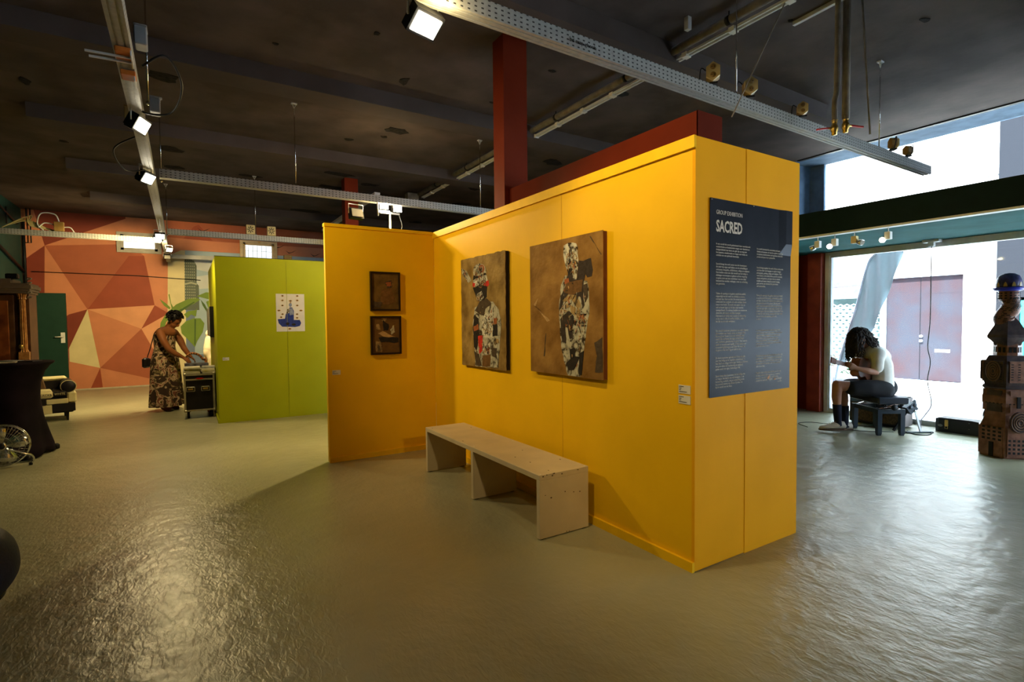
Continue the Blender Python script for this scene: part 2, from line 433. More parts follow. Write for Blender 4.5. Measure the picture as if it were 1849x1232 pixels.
GP = [
 ('navy',[(-1.179,1.454),(-1.079,1.461),(-1.069,1.521),(-1.034,1.6),(-1.008,1.628),(-0.976,1.628),(-0.954,1.578),(-0.957,1.442),(-0.874,1.441),(-0.855,1.395),(-0.876,1.35),(-0.94,1.335),(-1.015,1.34),(-1.119,1.342),(-1.166,1.394)]),
 ('greyblue',[(-1.019,1.612),(-0.97,1.619),(-0.957,1.521),(-1.011,1.51)]),
 ('pale',[(-1.05,1.6),(-1.008,1.612),(-1.02,1.544),(-1.058,1.533)]),
 ('greyblue',[(-0.979,1.664),(-0.983,1.649),(-0.991,1.638),(-1.001,1.634),(-1.012,1.638),(-1.019,1.649),(-1.022,1.664),(-1.018,1.678),(-1.011,1.689),(-1.0,1.693),(-0.989,1.689),(-0.982,1.679)]),
 ('gold',[(-1.015,1.691),(-0.999,1.714),(-0.981,1.691)]),
 ('black',[(-1.02,1.386),(-1.024,1.374),(-1.033,1.366),(-1.046,1.363),(-1.058,1.366),(-1.067,1.375),(-1.07,1.386),(-1.067,1.397),(-1.057,1.406),(-1.045,1.408),(-1.032,1.405),(-1.023,1.397)]),
 ('black',[(-0.931,1.373),(-0.935,1.364),(-0.946,1.358),(-0.961,1.355),(-0.976,1.358),(-0.987,1.365),(-0.991,1.374),(-0.986,1.383),(-0.975,1.389),(-0.96,1.392),(-0.946,1.389),(-0.935,1.382)]),
 ('gold',[(-1.127,1.797),(-1.114,1.809),(-1.098,1.809),(-1.086,1.798),(-1.098,1.784),(-1.115,1.784)]),
 ('black',[(-1.098,1.798),(-1.099,1.793),(-1.102,1.79),(-1.107,1.789),(-1.111,1.79),(-1.114,1.793),(-1.115,1.797),(-1.113,1.802),(-1.11,1.805),(-1.106,1.807),(-1.102,1.805),(-1.099,1.802)]),
 ('gold',[(-0.923,1.799),(-0.91,1.81),(-0.893,1.81),(-0.88,1.799),(-0.894,1.785),(-0.911,1.785)]),
 ('black',[(-0.893,1.799),(-0.894,1.795),(-0.898,1.791),(-0.902,1.79),(-0.906,1.791),(-0.909,1.794),(-0.91,1.799),(-0.909,1.803),(-0.906,1.807),(-0.902,1.808),(-0.897,1.807),(-0.894,1.804)]),
 ('gold',[(-1.129,1.73),(-1.116,1.741),(-1.099,1.742),(-1.087,1.731),(-1.1,1.717),(-1.117,1.717)]),
 ('black',[(-1.1,1.73),(-1.101,1.726),(-1.104,1.723),(-1.108,1.721),(-1.112,1.722),(-1.115,1.726),(-1.116,1.73),(-1.115,1.735),(-1.112,1.738),(-1.108,1.739),(-1.104,1.738),(-1.101,1.735)]),
 ('gold',[(-0.925,1.733),(-0.912,1.744),(-0.895,1.744),(-0.882,1.733),(-0.895,1.719),(-0.912,1.719)]),
 ('black',[(-0.895,1.733),(-0.896,1.729),(-0.899,1.725),(-0.904,1.724),(-0.908,1.725),(-0.911,1.728),(-0.912,1.733),(-0.911,1.737),(-0.907,1.741),(-0.903,1.742),(-0.899,1.741),(-0.896,1.738)]),
 ('gold',[(-1.027,1.725),(-1.01,1.736),(-0.988,1.736),(-0.972,1.725),(-0.988,1.711),(-1.01,1.711)]),
 ('black',[(-0.991,1.725),(-0.992,1.72),(-0.995,1.717),(-0.999,1.716),(-1.004,1.717),(-1.007,1.72),(-1.008,1.725),(-1.006,1.729),(-1.003,1.733),(-0.999,1.734),(-0.995,1.733),(-0.992,1.73)]),
 ('gold',[(-1.131,1.656),(-1.118,1.667),(-1.101,1.667),(-1.089,1.656),(-1.102,1.643),(-1.118,1.643)]),
 ('black',[(-1.101,1.656),(-1.103,1.652),(-1.106,1.648),(-1.11,1.647),(-1.114,1.648),(-1.117,1.652),(-1.118,1.656),(-1.117,1.661),(-1.114,1.664),(-1.11,1.665),(-1.105,1.664),(-1.102,1.661)]),
 ('gold',[(-0.926,1.658),(-0.913,1.669),(-0.896,1.669),(-0.884,1.658),(-0.897,1.644),(-0.914,1.644)]),
 ('black',[(-0.897,1.658),(-0.898,1.653),(-0.901,1.65),(-0.905,1.649),(-0.91,1.65),(-0.913,1.653),(-0.914,1.658),(-0.912,1.662),(-0.909,1.666),(-0.905,1.667),(-0.901,1.666),(-0.898,1.662)]),
 ('gold',[(-1.186,1.582),(-1.17,1.593),(-1.148,1.593),(-1.132,1.582),(-1.149,1.569),(-1.17,1.568)]),
 ('black',[(-1.151,1.582),(-1.152,1.577),(-1.155,1.574),(-1.159,1.573),(-1.164,1.574),(-1.166,1.577),(-1.167,1.582),(-1.166,1.586),(-1.163,1.59),(-1.159,1.591),(-1.155,1.59),(-1.152,1.586)]),
 ('gold',[(-0.883,1.583),(-0.866,1.594),(-0.844,1.594),(-0.827,1.583),(-0.844,1.569),(-0.867,1.569)]),
 ('black',[(-0.847,1.583),(-0.848,1.578),(-0.851,1.575),(-0.856,1.574),(-0.86,1.575),(-0.863,1.578),(-0.864,1.583),(-0.863,1.587),(-0.859,1.591),(-0.855,1.592),(-0.851,1.591),(-0.848,1.587)]),
 ('gold',[(-1.132,1.528),(-1.119,1.539),(-1.102,1.539),(-1.09,1.528),(-1.103,1.515),(-1.119,1.515)]),
 ('black',[(-1.102,1.528),(-1.104,1.524),(-1.107,1.52),(-1.111,1.519),(-1.115,1.52),(-1.118,1.524),(-1.119,1.528),(-1.118,1.533),(-1.115,1.536),(-1.111,1.537),(-1.106,1.536),(-1.103,1.533)]),
 ('gold',[(-0.932,1.528),(-0.919,1.539),(-0.901,1.539),(-0.889,1.528),(-0.902,1.514),(-0.919,1.514)]),
 ('black',[(-0.902,1.528),(-0.903,1.523),(-0.906,1.52),(-0.91,1.519),(-0.915,1.52),(-0.918,1.524),(-0.919,1.528),(-0.918,1.533),(-0.914,1.536),(-0.91,1.537),(-0.906,1.536),(-0.903,1.533)]),
 ('gold',[(-1.151,1.483),(-1.139,1.495),(-1.122,1.494),(-1.11,1.483),(-1.123,1.47),(-1.139,1.47)]),
 ('black',[(-1.122,1.483),(-1.123,1.479),(-1.127,1.475),(-1.131,1.474),(-1.135,1.476),(-1.138,1.479),(-1.139,1.483),(-1.138,1.488),(-1.134,1.491),(-1.13,1.492),(-1.126,1.491),(-1.123,1.488)]),
 ('gold',[(-0.933,1.473),(-0.92,1.485),(-0.903,1.485),(-0.89,1.473),(-0.903,1.46),(-0.92,1.46)]),
 ('black',[(-0.903,1.473),(-0.904,1.469),(-0.907,1.465),(-0.912,1.464),(-0.916,1.466),(-0.919,1.469),(-0.92,1.473),(-0.919,1.478),(-0.916,1.481),(-0.911,1.482),(-0.907,1.481),(-0.904,1.478)]),
 ('gold',[(-1.045,1.311),(-1.028,1.322),(-1.006,1.322),(-0.99,1.31),(-1.007,1.297),(-1.029,1.297)]),
 ('black',[(-1.009,1.311),(-1.01,1.306),(-1.013,1.303),(-1.018,1.302),(-1.022,1.303),(-1.025,1.306),(-1.026,1.311),(-1.025,1.315),(-1.021,1.319),(-1.017,1.32),(-1.013,1.319),(-1.01,1.315)])]
MU = [
 ('m_salmon',[(-5.187,3.847),(-4.935,3.795),(-4.781,3.074),(-5.113,2.772)]),
 ('m_dark',[(-4.933,3.852),(-3.4,3.882),(-3.397,3.76),(-4.781,3.074)]),
 ('m_salmon',[(-3.397,3.76),(-3.4,3.882),(-2.64,3.871),(-2.604,3.266),(-3.36,3.2),(-4.781,3.074)]),
 ('m_mid',[(-4.781,3.074),(-3.36,3.2),(-3.082,2.954),(-3.363,2.938),(-4.122,1.743)]),
 ('m_dark',[(-5.139,2.747),(-4.781,3.074),(-4.814,2.073),(-4.843,1.263),(-5.188,1.269)]),
 ('m_salmon',[(-4.781,3.074),(-4.122,1.743),(-4.436,1.633),(-4.843,1.263)]),
 ('m_red',[(-3.363,2.938),(-3.082,2.954),(-2.918,1.841),(-4.122,1.743)]),
 ('m_light',[(-4.122,1.743),(-2.918,1.841),(-3.181,1.308)]),
 ('m_salmon',[(-4.122,1.743),(-3.181,1.308),(-3.945,0.461)]),
 ('m_cream',[(-4.122,1.743),(-3.945,0.461),(-4.455,0.624),(-4.453,0.919)]),
 ('m_dark',[(-4.436,1.633),(-4.122,1.743),(-4.453,0.919),(-4.881,0.101),(-4.843,1.263)]),
 ('m_salmon',[(-4.455,0.624),(-3.945,0.461),(-4.12,0.02),(-4.13,-0.076),(-4.547,-0.066)]),
 ('m_red',[(-3.945,0.461),(-4.12,0.02),(-4.13,-0.076),(-3.901,-0.095),(-3.91,0.021)]),
 ('m_salmon',[(-3.945,0.461),(-3.91,0.021),(-3.901,-0.095),(-2.7,-0.115),(-2.695,0.053),(-2.951,0.134)]),
 ('m_mid',[(-3.945,0.461),(-3.181,1.308),(-2.691,0.194),(-2.695,0.053),(-2.951,0.134)]),
 ('m_red',[(-2.918,1.841),(-3.181,1.308),(-2.65,1.657)]),
 ('m_light',[(-3.181,1.308),(-2.65,1.657),(-2.691,0.194)]),
 ('m_salmon',[(-3.36,3.2),(-2.605,3.253),(-2.648,1.734),(-2.918,1.841),(-3.082,2.954)]),
 ('m_mid',[(-2.64,3.871),(1.069,3.908),(1.057,3.377),(-1.748,3.379),(-2.653,3.414)]),
 ('m_red',[(-2.101,3.703),(-1.999,3.751),(-1.724,3.394),(-2.331,3.388)]),
 ('m_salmon',[(-2.653,3.414),(-1.748,3.379),(1.057,3.377),(1.05,3.081),(-2.371,3.128),(-2.651,2.755)]),
 ('m_cream',[(-2.634,2.984),(-2.371,3.128),(-2.272,3.122),(-2.346,-0.352),(-2.727,-0.319)]),
 ('m_sky',[(-2.294,3.133),(-2.371,3.128),(-1.116,3.127),(1.051,3.126),(4.283,3.09),(4.213,-1.257),(-2.35,-0.483)]),
 ('m_cloud',[(-2.179,2.907),(-1.951,3.024),(-1.76,2.93),(-1.607,3.018),(-1.193,2.987),(-1.197,2.825),(-1.791,2.638),(-2.129,2.702)]),
 ('m_cloud',[(-2.111,2.52),(-1.792,2.585),(-1.563,2.474),(-1.627,2.272),(-2.029,2.235)]),
 ('m_blue',[(-2.311,1.735),(-2.133,1.736),(-2.183,-0.102),(-2.35,-0.089)]),
 ('m_tower',[(-2.311,2.913),(-2.222,2.944),(-2.123,2.897),(-2.07,2.783),(-2.082,2.365),(-2.038,2.314),(-2.043,1.736),(-2.333,1.735)]),
 ('m_towerlight',[(-2.326,2.357),(-2.193,2.4),(-2.071,2.365),(-2.083,2.325),(-2.194,2.361),(-2.327,2.318)]),
 ('m_leaf',[(-2.843,1.225),(-2.816,1.441),(-2.703,1.657),(-2.504,1.863),(-2.259,1.996),(-2.124,2.037),(-2.013,1.986),(-2.151,1.88),(-2.375,1.787),(-2.575,1.632),(-2.709,1.453),(-2.781,1.173)]),
 ('m_leafdark',[(-2.78,1.224),(-2.665,1.504),(-2.487,1.709),(-2.15,1.932),(-2.128,1.919),(-2.422,1.683),(-2.624,1.452)]),
 ('m_leaf',[(-2.648,2.092),(-2.626,2.105),(-2.6,1.888),(-2.529,1.735),(-2.584,1.709)]),
 ('m_leaf',[(-2.821,1.987),(-2.697,1.887),(-2.614,1.786),(-2.637,1.747),(-2.741,1.836)]),
 ('m_leaf',[(-2.09,2.064),(-1.895,2.159),(-1.734,2.15),(-1.667,2.058),(-1.831,1.989)]),
 ('m_leafdark',[(-2.013,1.986),(-1.926,1.869),(-1.861,1.711),(-1.896,1.697),(-1.972,1.842)]),
 ('m_leaf',[(-2.294,1.541),(-2.358,1.632),(-2.267,1.71),(-2.11,1.736),(-2.086,1.789),(-2.115,1.579),(-2.214,1.631)]),
 ('m_leaf',[(-2.431,1.347),(-2.318,1.476),(-2.161,1.54),(-2.026,1.539),(-1.949,1.42),(-1.989,1.209),(-2.108,1.001),(-2.157,0.858),(-2.286,1.032),(-2.414,1.191)]),
 ('m_leafdark',[(-2.15,1.527),(-2.116,1.513),(-2.145,0.884),(-2.166,0.924)]),
 ('m_leaf',[(-1.901,1.935),(-1.75,2.003),(-1.722,1.738),(-1.838,1.711)]),
 ('m_blue',[(-2.162,0.687),(-1.935,0.678),(-1.957,-0.119),(-2.183,-0.102)])]


# ================================================================== THE ROOM
WL, WB, WR, WF, CZ = -5.13, 12.6, 5.7, -6.0, 3.8
fl = struct(MB().box(WL, WR + .1, WF, WB + .05, -.08, 0).build('floor', fm))
# ceiling slab with shallow downstand beams and broken patches
ce = struct(MB().box(WL - .12, WR, WF, WB + .2, CZ, CZ + .15).build('ceiling', CEIL))
for y in (-5.3, -3.1, -.9, 1.32, 3.52, 5.72, 7.92, 10.15):
    x1 = 3.9
    mb = MB()
    prof = [(y, CZ + .01), (y + .02, CZ - .15), (y + .32, CZ - .15), (y + .36, CZ + .01)]
    mb.prism([(-3.72, a, z) for a, z in prof], (x1 + 3.72, 0, 0))
    mb.build('ceiling_beam', CEILR, ce)
HO = [(0, 4.541, .2, .12), (-.398, 3.213, .05, .09), (-.463, 4.149, .05, .07), (-.436, 5.165, .07, .05), (-.069, 4.831, .05, .04), (1.711, 2.302, .07, .06), (2.473, 4.606, .17, .13), (2.185, 6.592, .16, .12), (2.541, 7.821, .2, .14), (.747, 2.276, .05, .03), (-1.52, 4.141, .05, .05), (-.16, 6.85, .33, .13), (.45, 7.25, .2, .1), (-.055, 7.739, .3, .12), (-1.341, 7.67, .18, .08), (-.07, 10.019, .3, .14), (-2.45, 4.326, .15, .14), (-2.45, 6.779, .16, .14), (-2.4, 7.718, .14, .1), (2.831, .024, .05, .03), (2.44, 10.122, .2, .15), (-3.605, 5.092, .05, .1), (-3.61, 7.095, .05, .05), (-.9, 2.5, .03, .03), (.6, 3.2, .03, .02), (2.9, 2.9, .03, .02), (-1.9, 5.9, .06, .03), (1.2, 6.0, .04, .03), (-1.6, 3.1, .03, .02), (1.9, .6, .02, .02), (.9, 8.6, .1, .05)]
for hx, hy, ra, rb in HO:
    pts = []; n = 11
    for k in range(n):
        a = 2 * PI * k / n; q = random.uniform(.6, 1.15)
        pts.append((hx + ra * q * math.cos(a), hy + rb * q * math.sin(a), CZ + .004))
    o = MB().prism(pts, (0, 0, -.010)).build('broken_patch', HOLE, ce)

# left wall with black pipework
wl = struct(MB().box(WL - .12, WL, WF, WB + .012, -.08, CZ).build('wall_left', TEAL))
mb = MB(); mb.tube([(-5.08, 12.5, 2.1), (-5.08, 12.5, 3.55)], .025).tube([(-5.1, 10.6, 3.62), (-5.1, 12.1, 3.42)], .02)
mb.tube([(-5.1, 10.0, 3.0), (-5.1, 12.55, 2.5)], .03).tube([(-5.1, 11.4, 3.62), (-5.1, 11.4, 3.3)], .012)
pp = mb.build('wall_pipework', BLACK); tag(pp, 'black pipes and slanting rods fixed to the dark teal left wall', 'pipe')
mb = MB(); mb.tube([(-5.03, 12.5, 3.8), (-5.03, 12.5, 3.62)], .014)
mb.tube([(-4.97, 12.5, 3.8), (-4.97, 12.5, 3.1), (-5.08, 12.5, 3.1)], .012)
tag(mb.build('hanging_bracket', BLACK), 'thin black L-shaped rod hanging in the far left ceiling corner', 'bracket')

# back wall with two high windows
wb = MB()
def wallgrid(mb, holes, x0, x1, z0, z1, ya, yb):
    xs = sorted({x0, x1, *[h[0] for h in holes], *[h[1] for h in holes]}); zs = sorted({z0, z1, *[h[2] for h in holes], *[h[3] for h in holes]})
    for i in range(len(xs) - 1):
        for j in range(len(zs) - 1):
            cx, cz = (xs[i] + xs[i + 1]) / 2, (zs[j] + zs[j + 1]) / 2
            if not any(h[0] < cx < h[1] and h[2] < cz < h[3] for h in holes):
                mb.box(xs[i], xs[i + 1], ya, yb, zs[j], zs[j + 1])
W1 = (-3.52, -2.80, 3.06, 3.41); W2 = (-1.10, -.36, 2.82, 3.40)
wallgrid(wb, [W1, W2], WL - .12, WR + .2, 0, CZ, WB + .012, WB + .2)
PLAIN = mat('salmon_wall_paint', (.50, .17, .10), .65, var=.04, bump=.05)
wbo = struct(wb.build('wall_back', PLAIN))
MC = {'m_dark': (.21, .038, .020), 'm_red': (.30, .060, .026), 'm_mid': (.37, .100, .046), 'm_salmon': (.56, .205, .100), 'm_light': (.68, .30, .15), 'm_cream': (.66, .55, .30),
      'm_sky': (.33, .42, .47), 'm_cloud': (.50, .52, .50), 'm_blue': (.14, .18, .26), 'm_tower': (.10, .12, .09), 'm_towerlight': (.35, .36, .26), 'm_leaf': (.15, .23, .03), 'm_leafdark': (.06, .11, .02)}
for k, v in MC.items(): mat(k, v, .6, var=.035, scale=3, bump=.03)
mu = MB()
for i, (k, pts) in enumerate(MU):
    lift = .0 if i < 21 else .0008 * (i - 20)
    MP = [(min(max(a, WL + .005), WR), min(max(z, 0.004), CZ - .002)) for a, z in pts]
    triflat(mu, 'y', WB + .012, MP, MATS[k], .003 + .00012 * i + lift)
muo = mu.build('painted_mural', None, wbo)
# tower dots
mb = MB()
for i in range(6):
    for j in range(15):
        xx = -2.315 + .037 * i; zz = 2.0 + .068 * j
        mb.box(xx, xx + .014, WB - .022, WB - .018, zz, zz + .03)
o = mb.build('tower_lights', MATS['m_towerlight'], wbo); o['kind'] = 'stuff'
# window cut-outs must show through the mural: frames sit proud of it
def back_window(n, W, bars, fm_):
    fr = MB(); t = .055; y0, y1 = WB - .05, WB + .12
    x0, x1, z0, z1 = W
    fr.box(x0 - .05, x1 + .05, y0, y1, z1, z1 + .05).box(x0 - .05, x1 + .05, y0, y1, z0 - .05, z0)
    fr.box(x0 - .05, x0 + .02, y0, y1, z0, z1).box(x1 - .02, x1 + .05, y0, y1, z0, z1)
    o = struct(fr.build('window_%d' % n, fm_))
    f2 = MB(); yy = WB - .02
    f2.box(x0 + .02, x0 + .02 + t, yy, yy + .05, z0, z1).box(x1 - .02 - t, x1 - .02, yy, yy + .05, z0, z1).box(x0 + .02, x1 - .02, yy, yy + .05, z1 - t, z1).box(x0 + .02, x1 - .02, yy, yy + .05, z0, z0 + t)
    f2.build('window_frame', fm_, o)
    return o
WFR = mat('grey_window_frame', (.40, .37, .31), .5, var=.05)
WFR2 = mat('cream_window_frame', (.56, .44, .28), .5, var=.05)
FROST = mat('glowing_frosted_pane', (.80, .88, .95), .5, emit=1.1, var=.02)  # pane emission stands in for the daylight behind it
w1 = back_window(1, W1, 0, WFR); MB().box(W1[0] + .05, W1[1] - .05, WB - .005, WB, W1[2] + .03, W1[3] - .03).build('pane', FROST, w1)
w2 = back_window(2, W2, 0, WFR2); MB().box(W2[0] + .05, W2[1] - .05, WB - .005, WB, W2[2] + .03, W2[3] - .03).build('pane', FROST, w2)
GB = mat('pale_grille', (.42, .48, .50), .5)
for k in range(5):
    x = W2[0] + .13 + .1 * k; MB().box(x, x + .008, WB - .02, WB - .012, W2[2] + .05, W2[3] - .06).build('grille_bar', GB, w2)
for k in range(3):
    z = W2[2] + .12 + .13 * k; MB().box(W2[0] + .07, W2[1] - .07, WB - .02, WB - .012, z, z + .008).build('grille_bar', GB, w2)
mb = MB(); mb.box(-.745, -.7, WB - .08, WB - .03, 3.40, 3.43).box(-1.08, -1.05, WB - .07, WB - .03, 3.33, 3.36).box(-.43, -.40, WB - .07, WB - .03, 3.33, 3.36)
mb.each('window_catch', BRASS, w2)
# cable across the back wall, birds
tag(MB().tube([(-5.0, WB - .03, 2.52), (-3.2, WB - .03, 2.50), (-2.0, WB - .03, 2.44)], .008).build('wall_cable', BLACK), 'thin dark cable strung level across the geometric mural', 'cable')
for bx, bz in ((.02, 3.22), (.62, 3.18), (-.25, 3.34), (-1.9, 3.62)):
    mb = MB(); mb.prism([(bx - .13, WB - .006, bz + .05), (bx - .05, WB - .006, bz - .005), (bx, WB - .006, bz), (bx - .05, WB - .006, bz - .03)], (0, -.004, 0))
    mb.prism([(bx + .14, WB - .006, bz + .07), (bx, WB - .006, bz + .0), (bx - .04, WB - .006, bz - .03), (bx + .05, WB - .006, bz + .01)], (0, -.004, 0))
    mb.build('painted_bird', BLACK, wbo)
# green door
gd = struct(MB().box(-5.08, -4.47, WB - .06, WB + .0, .01, 2.08).build('door_1', GDOOR))
mb = MB(); mb.box(-4.57, -4.50, WB - .072, WB - .06, 1.03, 1.25).lathe([(.012, 0), (.012, .05)], (-4.535, WB - .12, 1.16), 8, axis='y').tube([(-4.535, WB - .12, 1.16), (-4.66, WB - .12, 1.16)], .011)
h = mb.build('door_handle', WHITE, gd)
struct(MB().box(-4.45, 5.6, WB - .012, WB + .005, .001, .03).build('baseboard_back', mat('pale_skirting', (.5, .42, .30), .6)))
# front wall and the far part of the right wall, painted brick red
struct(MB().box(WL, WR, WF - .12, WF, 0, CZ).build('wall_front', mat('dark_front_wall', (.05, .05, .045), .7)))
wr = MB(); wr.box(WR, WR + .2, 2.25, WB, 0, 2.4).box(WR, WR + .2, 2.88, WB, 2.4, CZ)
struct(wr.build('wall_right', RED))

# ------------------------------------------------------------------ window front on the right
# concrete canopy / beam: dark front, turquoise underside
mb = MB(); mb.box(4.0, 4.06, WF, 2.9, 2.36, 2.64).box(4.06, 6.3, WF, 2.9, 2.58, 2.64)
struct(mb.build('trim_1', DGRN))
struct(MB().box(4.06, 5.72, WF, 2.9, 2.35, 2.40).build('trim_2', SOFF))
so = struct(MB().box(3.985, 4.0, WF, 2.9, 2.345, 2.365).build('trim_3', WHITE))
# deep reveal of the upper window, pale blue-grey metal
REV = mat('pale_metal_reveal', (.125, .185, .265), .7, spec=.04, var=.08, scale=6)
mb = MB(); mb.box(WR, 6.30, WF, 2.80, CZ, CZ + .1).box(WR - .0, 6.30, 2.78, 2.88, 2.64, CZ)
struct(mb.build('trim_4', REV))
mb = MB(); mb.box(6.24, 6.30, 2.56, 2.78, 2.64, CZ)
struct(mb.build('trim_5', REV))
mb = MB(); mb.box(5.66, 5.72, WF, 2.66, CZ - .015, CZ + .02)
struct(mb.build('trim_6', BLACK))
mb = MB(); mb.box(6.24, 6.29, WIN0, WIN0 + .05, 2.66, CZ)
hw = struct(MB().box(6.26, 6.265, WIN0, 2.57, 2.66, CZ).build('window_3', MATS['window_glass']))
mb.build('window_frame', ALU, hw)
# shopfront
sf = struct(MB().box(5.735, 5.742, WIN0 + .05, 2.2, .06, 2.3).build('window_4', MATS['window_glass']))
mb = MB(); mb.box(5.70, 5.78, WIN0, 2.25, 2.27, 2.35).box(5.70, 5.78, WIN0, 2.25, 0, .06)
mb.box(5.70, 5.78, 2.165, 2.25, .06, 2.27).box(5.685, 5.70, 2.185, 2.20, .03, 2.3)
mb.box(5.70, 5.78, WIN0, WIN0 + .07, .06, 2.27)
mb.build('window_frame', ALU, sf)
REDC = mat('brick_red_column_paint', (.36, .085, .055), .5, var=.03, bump=.03)
rc = struct(MB().lathe([(.15, 0), (.15, 2.35)], (5.33, 2.62, 0), 40).build('column', REDC))
struct(MB().box(5.6, 5.7, 2.26, 2.45, 0, 2.35).build('trim_7', mat('brick_red_jamb', (.24, .040, .025), .5)))

# ------------------------------------------------------------------ red pillars and red boarding over the yellow wall
p = struct(MB().box(.045, .235, 1.957, 2.13, 0, 2.37).box(0.0, .235, 1.955, 2.13, 2.37, CZ).build('pillar', RED))
p = struct(MB().box(-.03, .19, 7.0, 7.2, 0, CZ).build('pillar', RED))
rb = MB(); rb.box(.045, .25, .022, 1.955, .02, 2.51); rb.box(.045, .06, .021, .03, 2.37, 2.51)
struct(rb.build('wall_red', mat('oxblood_boarding', (.095, .011, .003), .6, spec=.04, var=.05, scale=3)))

# ------------------------------------------------------------------ yellow partition
Hh = 2.36
yw = struct(MB().box(0, .04, .02, 3.454, .005, Hh - .002).build('wall_yellow', YEL))
mb = MB(); mb.box(-.018, .0, -.005, 3.454, Hh - .065, Hh).box(.0, .045, .021, 3.454, Hh - .002, Hh + .002)
struct(mb.build('trim_9', YEL2))
struct(MB().box(-.018, 0, 0.0, 3.434, 0, .055).build('trim_10', YEL2))
MB().box(-.0008, .003, 1.168, 1.172, .055, Hh - .065).build('panel_seam', mat('yellow_seam', (.62, .29, .01), .7), yw)  # darker yellow line along the panel joint
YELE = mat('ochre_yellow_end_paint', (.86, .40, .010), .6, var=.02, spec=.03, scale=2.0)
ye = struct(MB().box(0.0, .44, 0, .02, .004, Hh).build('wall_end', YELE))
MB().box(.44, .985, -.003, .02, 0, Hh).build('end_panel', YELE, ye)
mb = MB(); mb.box(.965, .985, .02, 3.454, 0, Hh - .004)
mb.build('back_panel', YEL, ye)
ys = struct(MB().box(-1.149, -.002, 3.454, 3.51, .005, Hh - .002).build('wall_short', YEL))
MB().box(-1.155, -.02, 3.44, 3.515, Hh - .028, Hh + .004).build('top_rail', YEL2, ys)
MB().box(-1.149, -.02, 3.436, 3.454, 0, .05).build('skirting', YEL2, ys)
# green partition
gw = struct(MB().box(-1.96, 1.6, 6.46, 6.52, 0, 2.33).build('wall_green', GRN))
MB().box(-1.96, -1.90, 6.52, 8.95, 0, 2.33).build('side_panel', GRN, gw)
MB().box(-1.965, 1.6, 6.455, 6.525, 2.33, 2.338).build('top_edge', mat('dark_olive_edge', (.06, .07, .02), .6), gw)
MB().box(-1.975, -1.96, 6.46, 8.9, 0, .05).build('skirting', GRN, gw)
MB().box(-1.05, -1.046, 6.455, 6.46, 0, 2.3).build('panel_seam', mat('green_seam', (.24, .27, .006), .6), gw)

# ================================================================== ON THE YELLOW WALL
PM = {'pale': (.48, .44, .34), 'white': (.66, .62, .52), 'black': (.022, .018, .016), 'horse': (.035, .026, .022), 'dark': (.06, .042, .028), 'rust': (.26, .08, .03), 'red': (.42, .03, .02), 'brown': (.12, .060, .022), 'brownlight': (.36, .22, .095), 'ochre': (.38, .25, .11), 'navy': (.022, .035, .16), 'greyblue': (.16, .18, .24), 'gold': (.32, .19, .06)}
for k, v in PM.items():
    mat('ink_' + k, v, .75, c2=tuple(min(1, x * 1.5) for x in v), scale=30, bump=.35, bscale=60, detail=8, spec=.06)
for k in ('pale', 'white', 'ochre'):      # torn paper: cream crossed by dark scuffs
    r_ = [n for n in MATS['ink_' + k].node_tree.nodes if n.type == 'VALTORGB'][0].color_ramp.elements
    nz_ = [n for n in MATS['ink_' + k].node_tree.nodes if n.type == 'TEX_NOISE'][0]; nz_.inputs['Scale'].default_value = 13; nz_.inputs['Distortion'].default_value = 1.6; nz_.inputs['Detail'].default_value = 12
    r_[0].position = .37; r_[0].color = (.05, .035, .022, 1); r_[1].position = .55; r_[1].color = (*PM[k], 1)
    q_ = r_.new(.43); q_.color = (*[x * .55 for x in PM[k]], 1)
OCH1 = mat('kraft_ground_left', (.17, .098, .026), .75, spec=.08, c2=(.36, .23, .075), scale=7, bump=.6, bscale=35, detail=9)
OCH2 = mat('kraft_ground_right', (.17, .080, .018), .75, spec=.08, c2=(.33, .175, .048), scale=5, bump=.5, bscale=30, detail=9)
EDGE1 = mat('charred_edge', (.015, .010, .008), .8)
EDGE2 = mat('red_brown_edge', (.15, .045, .018), .6)

